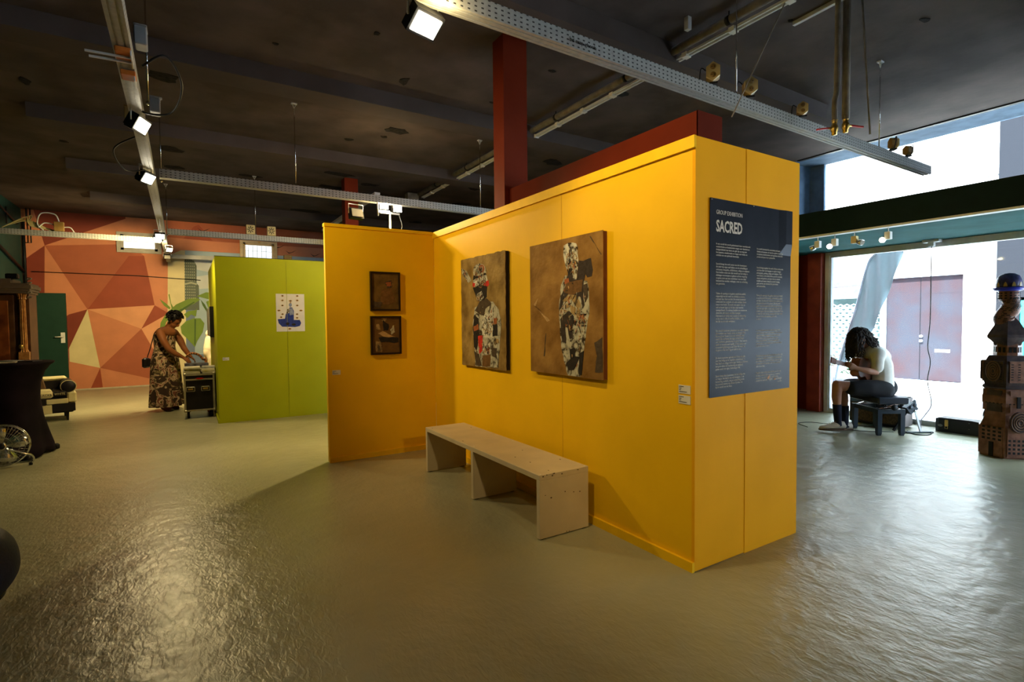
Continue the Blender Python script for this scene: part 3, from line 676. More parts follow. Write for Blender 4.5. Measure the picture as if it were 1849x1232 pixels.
def canvas(name, label, y0, y1, z0, z1, ground, edge, shapes, d=.04, rough_edge=False):
    t = thing(name, label, 'painting', (0, (y0 + y1) / 2, z0))
    cy = (y0 + y1) / 2
    MB().box(-d + .004, -.001, y0 - cy + .004, y1 - cy - .004, .004, z1 - z0 - .004).build('stretcher_edge', edge, t)
    # torn-edged ground sheet
    pts = []; random.seed(3)
    def jag(a0, b0, a1, b1, n):
        for k in range(n):
            s = k / n; j = random.uniform(-.004, .004) if rough_edge else 0
            pts.append((a0 + (a1 - a0) * s + j, b0 + (b1 - b0) * s + j))
    jag(y0, z0, y1, z0, 22); jag(y1, z0, y1, z1, 26); jag(y1, z1, y0, z1, 22); jag(y0, z1, y0, z0, 26)
    MB().prism([(-d, a - cy, b_ - z0) for a, b_ in pts], (.004, 0, 0)).build('ground_sheet', ground, t)
    mb = MB()
    for i, (k, pl) in enumerate(shapes):
        # subdivide and roughen outlines so they look torn
        q = []
        for a in range(len(pl)):
            p, n_ = Vector(pl[a]), Vector(pl[(a + 1) % len(pl)])
            L = (n_ - p).length; m_ = max(1, int(L / .035))
            for s in range(m_):
                r = p.lerp(n_, s / m_); j = .005 if (s > 0) else 0
                q.append((r.x + random.uniform(-j, j), r.y + random.uniform(-j, j)))
        q = [(min(max(a, y0 + .004), y1 - .004), min(max(b_, z0 + .004), z1 - .004)) for a, b_ in q]
        mb.prism([(-d, a - cy, b_ - z0) for a, b_ in q], (-.0009 - .00022 * i, 0, 0), MATS['ink_' + k])
    mb.build('torn_paper_figure', None, t)
    # scraps and fibres inside the figure
    mb = MB(); fig = [s for s in shapes if s[0] in ('pale', 'white', 'horse')]
    keys = ['pale', 'ochre', 'dark', 'black', 'brownlight', 'white', 'rust']
    for k in range(420):
        kk, pl = random.choice([f for f in fig if f[0] != 'horse'])
        cy2 = sum(p[0] for p in pl) / len(pl); cz2 = sum(p[1] for p in pl) / len(pl)
        c = Vector(random.choice(pl)); c = c.lerp(Vector(random.choice(pl)), random.uniform(.1, .9)).lerp(Vector((cy2, cz2)), random.uniform(.1, .8))
        a = random.gauss(PI / 2, .7); L = random.uniform(.003, .020) * random.choice((.6, 1, 1.6)); W_ = random.uniform(.0008, .005)
        pp_ = [(c.x + math.cos(a) * L * sx_ - math.sin(a) * W_ * sy_, c.y + math.sin(a) * L * sx_ + math.cos(a) * W_ * sy_) for sx_, sy_ in ((-1, -.5), (0, -1), (1, -.3), (.7, .8), (-.4, 1))]
        if all(y0 < p[0] < y1 and z0 < p[1] < z1 for p in pp_):
            mb.prism([(-d - .0045, a_ - cy, b_ - z0) for a_, b_ in pp_], (-.0016 - .000003 * k, 0, 0), MATS['ink_' + random.choice(keys)])
    o = mb.build('paper_scraps', None, t); o['kind'] = 'stuff'
    return t
canvas('painting', 'left, smaller collage canvas with charred edges, a figure with red patches at its neck', 1.893, 2.72, .967, 1.981, OCH1, EDGE1, P1, rough_edge=True)
canvas('painting', 'larger collage canvas of a pale figure with a black horse, nearest the wall corner', .684, 1.521, .995, 1.963, OCH2, EDGE2, P2)

def framed(name, label, x0, x1, z0, z1, g1, g2, shapes):
    yf = 3.454; t = thing(name, label, 'picture', ((x0 + x1) / 2, yf, z0)); cx = (x0 + x1) / 2
    b_ = .018; d = .03
    for a in ((x0, x0 + b_, z0, z1), (x1 - b_, x1, z0, z1), (x0 + b_, x1 - b_, z1 - b_, z1), (x0 + b_, x1 - b_, z0, z0 + b_)):
        MB().box(a[0] - cx, a[1] - cx, -d, -.001, a[2] - z0, a[3] - z0).build('frame_bar', mat('black_frame', (.014, .006, .004), .4), t)
    MB().box(x0 + b_ - cx, x1 - b_ - cx, -.018, -.002, b_, z1 - z0 - b_).build('artwork_board', mat(g1[0], g1[1], .6, c2=g2, scale=9, bump=.5, bscale=35, detail=9), t)
    mb = MB()
    for i, (k, pl) in enumerate(shapes):
        q = []
        for a in range(len(pl)):
            p, n_ = Vector(pl[a]), Vector(pl[(a + 1) % len(pl)])
            for s in range(4):
                r = p.lerp(n_, s / 4); q.append((r.x + random.uniform(-.006, .006), r.y + random.uniform(-.006, .006)))
        q = [(min(max(a, x0 + b_ + .001), x1 - b_ - .001), min(max(c, z0 + b_ + .001), z1 - b_ - .001)) for a, c in q]
        mb.prism([(a - cx, -.018, c - z0) for a, c in q], (0, -.001 - .0005 * i, 0), MATS['ink_' + k])
    mb.build('collage_marks', None, t)
framed('framed_picture', 'upper of the two small black-framed brown pictures on the short yellow wall', -.716, -.40, 1.508, 1.910, ('mottled_brown', (.075, .038, .010)), (.17, .095, .022), F1)
framed('framed_picture', 'lower of the two small black-framed brown pictures, with a dark band and pale smudges', -.720, -.396, 1.055, 1.454, ('umber_brown', (.10, .045, .012)), (.15, .075, .02), F2)

def card(label, plane, a0, a1, z0, z1, val):
    c = (a0 + a1) / 2
    if plane == 'x':
        o = MB().box(-.003, -.0005, a0 - c, a1 - c, 0, z1 - z0).build('label_card', CARD, None, (val, c, z0))
        mb = MB()
        for i, (s, e) in enumerate(((.05, .45), (.05, .25), (.05, .2), (.05, .7))):
            z = (z1 - z0) * (.78 - .2 * i); w_ = a1 - a0
            mb.box(-.0038, -.003, w_ / 2 - e * w_, w_ / 2 - s * w_, z, z + .004)
    else:
        o = MB().box(a0 - c, a1 - c, -.003, -.0005, 0, z1 - z0).build('label_card', CARD, None, (c, val, z0))
        mb = MB()
        for i, (s, e) in enumerate(((.05, .45), (.05, .25), (.05, .7))):
            z = (z1 - z0) * (.72 - .24 * i); w_ = a1 - a0
            mb.box(-w_ / 2 + s * w_, -w_ / 2 + e * w_, -.0038, -.003, z, z + .004)
    mb.each('printed_line', INK, o)
    tag(o, label, 'label', 'artwork label cards')
card('upper of two white label cards on the yellow wall near its corner', 'x', .028, .108, .975, 1.022, 0)
card('lower of two white label cards on the yellow wall near its corner', 'x', .028, .108, .918, .965, 0)
card('small label card at the outer edge of the short yellow wall', 'y', -1.105, -1.026, .872, .918, 3.454)
card('white label card on the lime green wall by its corner', 'y', -1.899, -1.819, .880, .922, 6.46)

# exhibition poster
po = thing('exhibition_poster', 'tall dark navy exhibition text poster headed SACRED on the yellow end wall', 'poster', (.5, 0, .95))
mb = MB(); nx, nz = 12, 16; vs = []; fs = []
for j in range(nz + 1):
    for i in range(nx + 1):
        x = -.388 + .776 * i / nx; z = 1.096 * j / nz
        cur = .0006 * math.sin(j * .9 + i * .5) * (i / nx) ** 2 + (.014 if (i > nx - 2 and j > nz - 4) else 0)
        vs.append((x, -.0065 - abs(cur) * .7, z))
for j in range(nz):
    for i in range(nx):
        a = j * (nx + 1) + i; fs.append((a, a + 1, a + nx + 2, a + nx + 1))
mb.add(vs, fs, None, False)
ps = mb.build('poster_sheet', POSTER, po)
sm = ps.modifiers.new('thickness', 'SOLIDIFY'); sm.thickness = .0012
TX = -.338
def ptxt(nm, s, size, x, z, m_=POSTERT, xs=.82, al='LEFT'):
    return text(nm, s, size, m_, po, (x, -.0082, z), ROT_Y0, xs, .0003, al)
ptxt('poster_heading', 'GROUP EXHIBITION', .033, TX, 1.012, POSTERT, .78)
h = ptxt('poster_title', 'SACRED', .088, TX, .918, POSTERT, .72); h.data.offset = .0022
NL = ["In een wereld die wordt gedomineerd door voortdurende\nonzekerheden en fundamentele vragen over identiteit en\ndoelgerichtheid, kan kunst een gids zijn op weg naar\nhet mysterie, transformatie en vragen over heden en\nverleden van ons spirituele bewustzijn.",
"Sacred brengt het werk samen van drie kunstenaars\ndie ieder hun eigen taal hebben om de verbeelding te\nverkennen: fotografie, schilderkunst, collage en sculptuur.\nHun beelden tonen een rijke wereld van het heilige in\nalledaagse voorwerpen en gebaren uit hun omgeving\nen geven vorm aan wat onzichtbaar is en niet altijd\nbenoemd kan worden: verlangen, rouw en verbinding\nvan generaties.",
"Tijdens de opening in de galerie wordt het publiek\nuitgenodigd om het werk van dichtbij te ervaren,\nomringd door kleur en licht. De eerste kunstenaar\nonderzoekt hoe symbolen uit oude verhalen blijven\nleven in het heden. Zij werkt met papier, hout en\nverf en bouwt lagen op die later weer worden\nopengescheurd. Zo ontstaan beelden van mensen en\ndieren die zich tussen werelden bewegen.\nDaarnaast is er ruimte voor muziek en ontmoeting\nen kan men in stilte de werken bekijken, onder\nhet dak van de oude werkplaats.",
"Een tweede kunstenaar presenteert een reeks objecten\ndie verwijzen naar huizen, torens en tempels. Met\nklei en glazuur bouwt zij aan een verbeelde stad\nwaarin elke verdieping een eigen verhaal draagt\nover herkomst, gemeenschap en geloof. Haar werk is\nspeels en monumentaal tegelijk, en laat ruimte voor\nverwondering bij jong en oud. Door de ramen van\nde galerie is het werk dag en nacht te zien.",
"De derde kunstenaar gebruikt het lichaam als plek\nwaar het heilige en het dagelijkse samenkomen. In\nhaar foto's en collages keren ogen, handen en bloemen\nterug als tekens van bescherming en nabijheid,\ngezien vanuit een eigen, hedendaagse blik.",
"Samen tonen deze kunstenaars dat het heilige niet\nver weg is. Het leeft in wat wij doorgeven, in de\nherinnering, aandacht, zorg en verbeelding, en in\nhet moment waarop wij stilstaan bij elkaar en\nbij de wereld om ons heen."]
EN = ["In a world dominated by uncertainty and questions of\nidentity and purpose, art may be a guide on the way\nto mystery, transformation and questions about the\npresent and past of our spiritual life.",
"Sacred brings together the work of three artists who\neach have their own language to explore images:\nphotography, painting, collage and sculpture. Their\nwork shows a rich world of the sacred in everyday\nobjects and gestures, and gives form to what is\ninvisible and cannot always be named: longing,\ngrief, and the ties between the generations\nand communities.",
"During the opening in the gallery visitors are invited\nto see the work from nearby, surrounded by colour\nand light. The first artist explores how symbols from\nold stories live on in the present. Working with\npaper, wood and paint she builds up layers that are\nlater torn open again, so that images of people and\nanimals appear that move between the worlds. There\nis room for music and for meeting each other under\nthe roof of the old workshop, and to be\nin silence.",
"A second artist presents a series of objects that\nrefer to houses, towers and temples. With clay and\nglaze she builds an imagined city in which every\nfloor carries a story of its own about origin,\ncommunity and belief. The work is playful and\nmonumental at once, leaving space for wonder and\nfor all who come to see it.",
"The third artist uses the body as the place where the\nsacred and the daily come together. In photographs\nand collages, eyes, hands and flowers return as signs\nof protection and nearness, seen from a personal\nview of our time.",
"Together these artists show that the sacred is not\nfar away. It lives in what we pass on, in memory,\nattention, care and imagination, and in every\nmoment we stand still."]
zt = [.845, .735, .572, .365, .213, .112]
for s, z in zip(NL, zt): ptxt('poster_text', s, .0148, TX, z, POSTERT, .88)
for s, z in zip(EN, zt): ptxt('poster_text', s, .0148, .035, z - .004, POSTERT, .84)
for o in list(po.children):
    if o.name.startswith('poster_text'): o.data.space_line = 1.05; o.data.space_word = 1.1
ptxt('poster_logo_lettering', 'open     exchange', .022, .165, .062, POSTERT, .85)
ptxt('poster_small_print', 'www.exhibition', .008, .255, .047, POSTERT, .9)
MB().prism([(.150, -.0082, .070), (.160, -.0082, .086), (.174, -.0082, .092), (.166, -.0082, .082), (.160, -.0082, .068)], (0, -.001, 0)).prism([(.168, -.0082, .078), (.182, -.0082, .083), (.166, -.0082, .074)], (0, -.001, 0)).build('poster_logo_mark', POSTERO, po)
MB().prism([(.216, -.0082, .062), (.234, -.0082, .062), (.225, -.0082, .072)], (0, -.001, 0)).build('poster_logo_mark', POSTERO, po)
mb = MB()
for x, z in ((-.38, 1.088), (.38, 1.088), (0, 1.09)): mb.lathe([(.004, -.012), (.004, -.006)], (x, 0, z), 8, axis='y')
mb.each('pin', CHROME, po)

# print on the green wall
gp = thing('print', 'white print of a blue seated figure ringed by golden eyes on the green wall', 'print', (-1.0, 6.46, 1.272))
MB().box(-.196, .196, -.004, -.0005, 0, .555).build('paper', mat('print_paper', (.62, .58, .50), .5, var=.02), gp)
mb = MB()
for i, (k, pl) in enumerate(GP):
    mb.prism([(a + 1.0, -.004, z - 1.272) for a, z in pl], (0, -.0008 - .0001 * i, 0), MATS['ink_' + k])
mb.build('printed_image', None, gp)
# canvas on the green side wall
cn = thing('canvas', 'pale grey canvas hung edge-on on the side of the green partition', 'painting', (-1.96, 7.9, 1.20))
MB().box(-.05, -.001, -.62, .75, 0, .45).build('canvas_panel', mat('pale_canvas', (.42, .40, .32), .7, var=.15), cn)
MB().box(-.055, -.001, -.63, -.62, -.01, .46).build('frame_edge', BLACK, cn)

# ================================================================== BENCH
be = thing('bench', 'long cream lacquered bench with three slab legs beside the yellow wall', 'bench', (-.275, 1.72, 0))
bx0, bx1 = -.192, .205
def slab(nm, a): 
    mb = MB(); mb.cbox(*a, .002); return mb.build(nm, BENCH, be)
slab('seat', (bx0, bx1, -.918, .918, .378, .414))
for y0 in (-.918, -.02, .882):
    l = slab('leg', (bx0, bx1, y0, y0 + .036, .006, .378))
    mb = MB(); mb.box(bx0 + .02, bx0 + .05, y0 + .006, y0 + .03, 0, .006).box(bx1 - .05, bx1 - .02, y0 + .006, y0 + .03, 0, .006)
    mb.each('foot_pad', BLACK, l)
mb = MB(); random.seed(4)
for k in range(15):
    x = random.uniform(bx0 + .02, bx1 - .02); z = random.choice([.414 - .006, .28, .26, .012, .4]) + random.uniform(-.004, .004)
    mb.obb((x, -.9186, z), (1, 0, 0), (0, 1, 0), (0, 0, 1), random.uniform(.002, .006), .0008, random.uniform(.0015, .004))
for k in range(8):
    mb.obb((random.uniform(bx0, bx1), random.uniform(-.9, .9), .4145), (1, 0, 0), (0, 1, 0), (0, 0, 1), .003, random.uniform(.003, .008), .0006)
o = mb.build('chips', CHIP, be); o['kind'] = 'stuff'
mb = MB()
for x, y in ((bx0 + .02, -.9), (bx1 - .02, -.9), (bx0 + .02, 0), (bx1 - .02, 0), (bx1 - .03, .9), (bx0 + .02, .9)):
    mb.lathe([(.006, .4138), (.006, .4148)], (x, y, 0), 10)
mb.each('screw_cap', WHITE, be)

# ================================================================== CEILING SERVICES
TW, TH = .078, .085
def tray(label, a, b_, nm='cable_tray', group='galvanised cable trays under the ceiling'):
    a = Vector(a); b_ = Vector(b_); L = (b_ - a).length
    rz = math.atan2(b_.y - a.y, b_.x - a.x)
    t = thing(nm, label, 'cable tray', a, rz, group)
    m_ = MB()
    h = TW / 2
    prof = [(-h, TH), (-h, 0), (-.022, 0), (-.022, .006), (-.012, .006), (-.012, 0), (.012, 0), (.012, .006), (.022, .006), (.022, 0), (h, 0), (h, TH)]
    inner = [(h - .003, TH), (h - .003, .009), (-h + .003, .009), (-h + .003, TH)]
    pr = prof + inner
    vs = [(x, y, z) for x in (0, L) for y, z in pr]; n = len(pr)
    fs = [(i, (i + 1) % n, n + (i + 1) % n, n + i) for i in range(n)]
    m_.add(vs, fs).build('channel', gm, t)
    return t
ta = tray('long perforated tray running over the yellow corner towards the bright window', (-2.2, .48, 2.90), (4.42, .56, 2.90))
text('felt_pen_scrawl', 'bd map ghoob', .034, BLACK, ta, (1.72, -TW / 2 - .0015, .03), (PI / 2, 0, 0), 1.0, .0003)
tb = tray('tray running lengthwise over the left aisle, carrying three lit floodlights', (-2.56, .6, 2.83), (-2.62, 12.5, 2.83))
tcx = tray('tray crossing above the short yellow wall and past the brightest lamp pair', (-2.50, 4.32, 2.815), (1.9, 4.32, 2.815))
td = tray('tray in front of the mural carrying two square socket boxes', (-2.52, 7.64, 2.755), (1.6, 7.64, 2.755))
te = tray('short far tray leaving the left aisle for the teal wall', (-5.1, 9.4, 2.85), (-2.66, 9.4, 2.85))
tf = tray('plain grey rail just above the green wall top, before the painted tower', (-2.55, 11.4, 2.80), (-1.2, 11.4, 2.77), 'ceiling_rail')
for c_ in tf.children: c_.data = c_.data.copy(); c_.data.materials[0] = mat('grey_rail_paint', (.20, .20, .20), .5)

def rod(label, x, y, z0, z1=CZ, r=.005, grp='threaded rods hanging the trays'):
    t = thing('hanging_rod', label, 'rod', (x, y, z0), 0, grp)
    MB().tube([(0, 0, 0), (0, 0, z1 - z0)], r, 8).build('rod', CHROME, t)
    mb = MB(); mb.box(-.03, .03, -.02, .02, z1 - z0 - .012, z1 - z0).tube([(-.02, 0, z1 - z0 - .01), (0, 0, z1 - z0 - .06), (.02, 0, z1 - z0 - .01)], .006, 6)
    mb.build('ceiling_plate', ALU, t)
    MB().lathe([(.005, -.002), (.013, 0), (.013, .02), (.005, .022)], (0, 0, 0), 6).build('nut', CHROME, t)
rod('rod over the window end of the tray, beside a socket block', 3.30, .54, 2.985)
rod('rod dropping beside the first socket block near the top edge', 1.06, .50, 2.985)
rod('long rod hanging the cross tray left of the far pillar', -1.25, 4.32, 2.90)
rod('rod just left of the big red pillar behind the yellow wall', 1.06, 4.32, 2.90)
rod('rod hanging the mural tray between window and spotlight', -1.31, 7.64, 2.84)
rod('rod over the left aisle tray beyond its first floodlight', -2.50, 2.6, 2.915)
rod('rod over the left aisle tray beyond its second floodlight', -2.50, 4.9, 2.915)
rod('farthest rod over the left aisle tray', -2.55, 8.9, 2.915)

def sockets(label, x, y, z, rz=0, s=1.0, faces=1, nm='socket_block'):
    """hexagonal cream socket block on a bracket with a cable loop"""
    t = thing(nm, label, 'socket', (x, y, z), rz, 'power socket blocks on the trays')
    hx = [(.05 * s * math.cos(PI / 6 + PI / 3 * k), .062 * s * math.sin(PI / 6 + PI / 3 * k) + .07 * s) for k in range(6)]
    MB().prism([(a, -.055 * s, b_) for a, b_ in hx], (0, .055 * s, 0)).build('housing', CREAMD, t)
    MB().prism([(a * 1.02, -.075 * s, (b_ - .07 * s) * 1.02 + .07 * s) for a, b_ in hx], (0, .02 * s, 0)).build('socket_plate', CREAMP, t)
    mb = MB()
    for dz in (.045, .098):
        mb.lathe([(.019 * s, -.077 * s), (.019 * s, -.0755 * s)], (0, 0, dz * s), 14, axis='y')
    mb.each('socket_hole', CREAMD, t)
    mb = MB()
    for dz in (.045, .098):
        for dx in (-.008, .008): mb.lathe([(.0035 * s, -.0785 * s), (.0035 * s, -.077 * s)], (dx * s, 0, dz * s), 8, axis='y')
    mb.each('pin_hole', BLACK, t)
    MB().box(-.03, .03, -.05, 0, -.005, .008 * s).build('bracket', BLACK, t)
    MB().tube(curve_pts([(-.045 * s, -.02, .10 * s), (-.075 * s, -.02, .12 * s), (-.085 * s, -.01, .05 * s), (-.07 * s, 0, -.01)]), .004, 6).build('cable', BLACK, t)
    return t
sockets('octagonal socket block nearest the pale pipe on the long tray', .80, .50, 2.99, -.9)
sockets('octagonal socket block crossed by the slanting rod', 1.20, .50, 2.985, -.7)
sockets('socket block left of the brass valves on the long tray', 1.90, .50, 2.985, -.9, .85)
sockets('socket block hung beside the rod against the bright window', 3.42, .50, 2.985, .9, .85)
sockets('tilted socket block with a tall cable loop at the tray end', 3.80, .52, 2.99, 1.2, .8)
def sqsock(label, x, y, z, dark=True):
    t = thing('socket_box', label, 'socket', (x, y, z), 0, 'square socket boxes on the far trays')
    MB().cbox(-.065, .065, -.06, 0, 0, .15, .006).build('box', CREAMP if dark else CREAMD, t)
    if dark:
        mb = MB()
        for k in range(8):
            a = PI / 4 * k; mb.obb((.032 * math.cos(a), -.061, .075 + .038 * math.sin(a)), (math.cos(a), 0, math.sin(a)), (0, 1, 0), (-math.sin(a), 0, math.cos(a)), .018, .002, .005)
        mb.each('socket_slot', BLACK, t)
    return t
sqsock('left of two square socket boxes on the tray by the mural', -1.39, 7.66, 2.845)
sqsock('right of two square socket boxes on the tray by the mural', -1.08, 7.66, 2.845)
t = sqsock('plain box with looping white cables on the short far tray', -4.04, 9.4, 2.94, False)
mb = MB()
mb.tube(curve_pts([(0, -.02, .15), (-.05, -.02, .27), (-.22, -.02, .27), (-.27, -.02, .1), (-.2, -.02, 0)]), .01, 6).tube(curve_pts([(-.06, -.02, .1), (-.18, -.02, .12), (-.26, -.02, .04)]), .01, 6).tube(curve_pts([(.06, -.02, .07), (.14, -.02, .07), (.19, -.02, -.01)]), .009, 6)
mb.each('white_cable', CONDUIT, t)
mb = MB(); random.seed(5)
for k in range(9):
    z0 = .02 + .02 * k; mb.tube(curve_pts([(0, 0, 0), (.12 + .03 * k, random.uniform(-.02, .02), z0 + .05), (.35, 0, .14 - .01 * k), (.6 + .02 * k, 0, .0)]), .007, 5)
tag(mb.build('cable_bundle', mat('yellowed_cable', (.42, .36, .16), .5), None, (-4.75, 9.4, 2.94)), 'bundle of yellowish cables lying on the far tray beside the teal wall', 'cable')
t = sqsock('small grey camera-like box with cable loops behind the green wall top', -.80, 7.9, 2.42, False)
mb = MB(); mb.tube(curve_pts([(-.06, 0, .06), (-.13, 0, .05), (-.14, 0, -.06)]), .01, 6).tube(curve_pts([(.06, 0, .06), (.13, 0, .05), (.14, 0, -.06)]), .01, 6)
mb.each('cable_loop', BLACK, t)
MB().tube([(0, 0, 0), (0, 0, -2.42)], .012, 6).build('post', BLACK, t)

def flood(label, loc, aim, on=True, s=1.0, nm='floodlight', extra=False):
    t = thing(nm, label, 'floodlight', loc, 0)
    d = (Vector(aim) - Vector(loc)).normalized()
    q = d.cross(Vector((0, 0, 1))).normalized(); u = q.cross(d)
    c = Vector((0, 0, 0))
    MB().obb(c, q, u, d, .075 * s, .055 * s, .028 * s).build('lamp_housing', BLACK, t)
    MB().obb(c + d * .031 * s, q, u, d, .062 * s, .042 * s, .004 * s).build('lens', LAMPON if on else LAMPOFF, t)
    mb = MB()
    for k in range(5): mb.obb(c - d * .036 * s + q * (.028 * (k - 2) * s), q, u, d, .004 * s, .045 * s, .012 * s)
    mb.each('cooling_fin', BLACK, t)
    mb = MB(); a = q * .082 * s
    mb.tube([c + a, c + a + Vector((0, 0, .10 * s)), c - a + Vector((0, 0, .10 * s)), c - a], .005 * s, 6)
    mb.build('yoke', ALU, t)
    return t
flood('first floodlight on the left aisle tray, glaring white below a black cable', (-2.56, 2.56, 2.76), (0, 1.4, 1.2))
flood('second floodlight on the left aisle tray, at the start of the cross tray', (-2.60, 4.1, 2.76), (0, 2.5, .8))
flood('small lit lamp left of the aisle tray, farther than the cross tray', (-2.66, 8.2, 2.76), (-3.5, 5, 0), s=.8)
flood('brightest far lamp under the aisle tray in front of the mural window', (-2.59, 6.75, 2.60), (-2.4, 4.0, .8), s=.8)
tag(MB().tube([(-2.59, 6.75, 2.66), (-2.59, 6.75, 2.84)], .008, 6).build('lamp_hanger', ALU), 'short hanger holding the brightest far lamp under the aisle tray', 'hanger')
flood('small far lamp touching the right side of the aisle tray', (-2.54, 9.2, 2.72), (-1, 6, .4), s=.7)
flood('dead round-bodied floodlight hanging under the cross tray', (-.60, 4.32, 2.66), (-.3, 3.0, 3.0), on=False, s=1.1)
flood('big glaring floodlight at the top edge over the aisle', (-1.30, .56, 2.845), (-1.0, -.6, 1.2), s=1.1)
flood('black unlit spot at the crossing of aisle tray and mural', (-2.60, 10.6, 2.745), (-2, 6, 1), on=False, s=.8)
# black cable, orange clamps and grey boxes at the left tray
mb = MB(); mb.tube(curve_pts([(-2.50, 2.0, 2.93), (-2.38, 2.0, 3.02), (-2.30, 2.2, 2.94), (-2.36, 2.45, 2.84), (-2.5, 2.5, 2.82), (-2.56, 2.52, 2.86)]), .007, 6)
mb.tube(curve_pts([(-2.6, 3.3, 2.90), (-2.78, 3.5, 2.82), (-2.74, 3.9, 2.76), (-2.60, 4.0, 2.80)]), .006, 6)
tag(mb.build('lamp_cable', BLACK), 'black cables looping from the left aisle tray to its floodlights', 'cable')
for n_, (yy, s, lb) in enumerate(((1.60, 1.0, 'larger orange clamp with two pale bars gripping the left aisle tray'), (1.88, .8, 'smaller orange clamp on the left aisle tray just before the floodlight'))):
    t = thing('orange_clamp', lb, 'clamp', (-2.56, yy, 2.80)); 
    MB().cbox(-.035, .035, -.06 * s, .06 * s, 0, .028, .004).build('jaw', ORANGE, t)
    mb = MB()
    if n_ == 0: mb.bar((-.16, -.01, -.012), (.03, -.01, -.005), .008, .01).bar((-.15, .05, -.012), (.03, .05, -.005), .008, .01).bar((.035, -.06, 0), (.035, .10, 0), .006, .03)
    else: mb.bar((.03, -.04, 0), (.03, .08, 0), .005, .05)
    mb.each('steel_bar', ALU, t)
def tbox(lb, x, y, z, m_):
    t = thing('junction_box', lb, 'box', (x, y, z), 0, 'boxes beside the left aisle tray')
    MB().cbox(-.03, .03, -.05, .05, 0, .10, .005).build('box', m_, t)
    MB().cbox(-.032, .032, -.052, .052, .10, .11, .003).build('lid', m_, t)
tbox('grey box clipped beside the left tray above the orange clamps', -2.49, 1.75, 2.93, mat('grey_box', (.22, .23, .24), .5))
tbox('grey box behind the first floodlight on the left tray', -2.46, 2.55, 2.84, MATS['grey_box'])
tbox('cream box left of the tray past the first floodlight', -2.64, 3.1, 2.93, CREAMD)

# stand with a T-bar of lit floods behind the short wall
st = thing('lighting_stand', 'tall pale lamp stand with two glaring floods behind the short yellow wall', 'lamp stand', (-.14, 4.46, 0))
MB().tube([(0, 0, .3), (0, 0, 1.6)], .018, 10).tube([(0, 0, 1.6), (0, 0, 2.74)], .012, 10).build('pole', CONDUIT, st)
for k in range(3):
    a = 2 * PI * k / 3 + .3; MB().tube([(0, 0, .45), (.4 * math.cos(a), .4 * math.sin(a), 0.012)], .011, 8).build('leg', CONDUIT, st)
MB().bar((-.12, 0, 2.74), (.12, 0, 2.74), .025, .025).build('crossbar', CONDUIT, st)
for k, dx in enumerate((-.09, .08)):
    o = MB().cbox(dx - .06, dx + .06, -.05, .03, 2.77 - .02 * k, 2.87 - .02 * k, .008).build('lamp_head', BLACK, st)
    MB().box(dx - .052, dx + .052, -.056, -.050, 2.775 - .02 * k, 2.865 - .02 * k).build('lens', LAMPON, o)
MB().box(-.15, -.02, -.055, -.02, 2.735, 2.755).build('lens_strip', LAMPON, st)
MB().tube(curve_pts([(.12, .02, 2.74), (.16, .02, 2.6), (.13, .02, 2.5), (.16, .02, 2.3)]), .004, 6).build('cable', CONDUIT, st)
t = thing('stick', 'thin white stick hanging under the cross tray by the far pillar', 'stick', (-.34, 4.3, 2.66)); MB().tube([(0, 0, 0), (-.01, 0, .22)], .008, 6).build('stick_shaft', CONDUIT, t)

# lagged pipe with white conduit clipped below
pr = thing('ceiling_pipe', 'brown lagged pipe with slotted white conduit running the length of the ceiling', 'pipe', (1.36, 0, 3.70))
mb = MB(); mb.tube([(0, -5.5, .03), (0, 7.2, .03)], .034, 12); mb.build('lagged_pipe', LAG, pr)
mb = MB(); mb.box(.045, .062, -5.5, 7.2, -.028, -.008).box(.078, .095, -5.5, 7.2, -.035, -.015)
mb.each('conduit', CONDUIT, pr)
for k in range(20):
    y = -2.0 + k * .46; MB().box(.036, .10, y, y + .05, -.042, -.003).build('clip', WHITE, pr)
for k in range(8):
    y = -1.5 + k * 1.13; mb = MB(); mb.lathe([(.038, y), (.038, y + .035)], (0, 0, .03), 12, axis='y').tube([(0, y + .017, .06), (0, y + .017, .1)], .006, 6); mb.build('pipe_clamp', BLACK, pr)
t = thing('ceiling_pipe', 'grey bar continuing the pipe line far behind the short wall', 'pipe', (.55, 8.0, 3.62)); MB().bar((0, -.9, 0), (0, 3.2, 0), .10, .05).build('rail_bar', ALU, t)
t = thing('junction_box', 'pale box where the ceiling pipe ends by the lamp stand', 'box', (1.30, 7.3, 3.63)); MB().cbox(-.12, .1, 0, .16, 0, .14, .01).build('box', LAG, t)

# twin vertical pipes with brass valves
vp = thing('valve_pipes', 'pair of lagged drop pipes ending in brass valves with red levers', 'pipe', (1.93, .22, 2.79))
MB().tube([(.035, -.02, .10), (.035, -.02, 1.0)], .026, 12).build('lagged_pipe', LAG, vp)
MB().tube(curve_pts([(-.045, .02, .08), (-.045, .02, .24), (-.02, .02, .36), (-.015, .02, 1.0)]), .019, 12).build('lagged_pipe', LAG, vp)
for (x, y, dx) in ((.035, -.02, 1), (-.045, .02, -1)):
    z0 = .03 if dx > 0 else .01
    v = MB().lathe([(.014, z0 - .03), (.018, z0 - .028), (.018, z0 - .008), (.024, z0), (.026, z0 + .02), (.024, z0 + .04), (.017, z0 + .045), (.019, z0 + .06), (.019, z0 + .075), (.024, z0 + .08)], (x, y, 0), 12).build('valve', BRASS, vp)
    MB().tube([(x, y, z0 + .02), (x + dx * .04, y - dx * .025, z0 + .022)], .008, 8).build('valve_stem', BRASS, v)
    MB().bar((x + dx * .035, y - dx * .022, z0 + .022), (x + dx * .115, y - dx * .07, z0 + .012), .016, .010).build('red_lever', REDP, v)
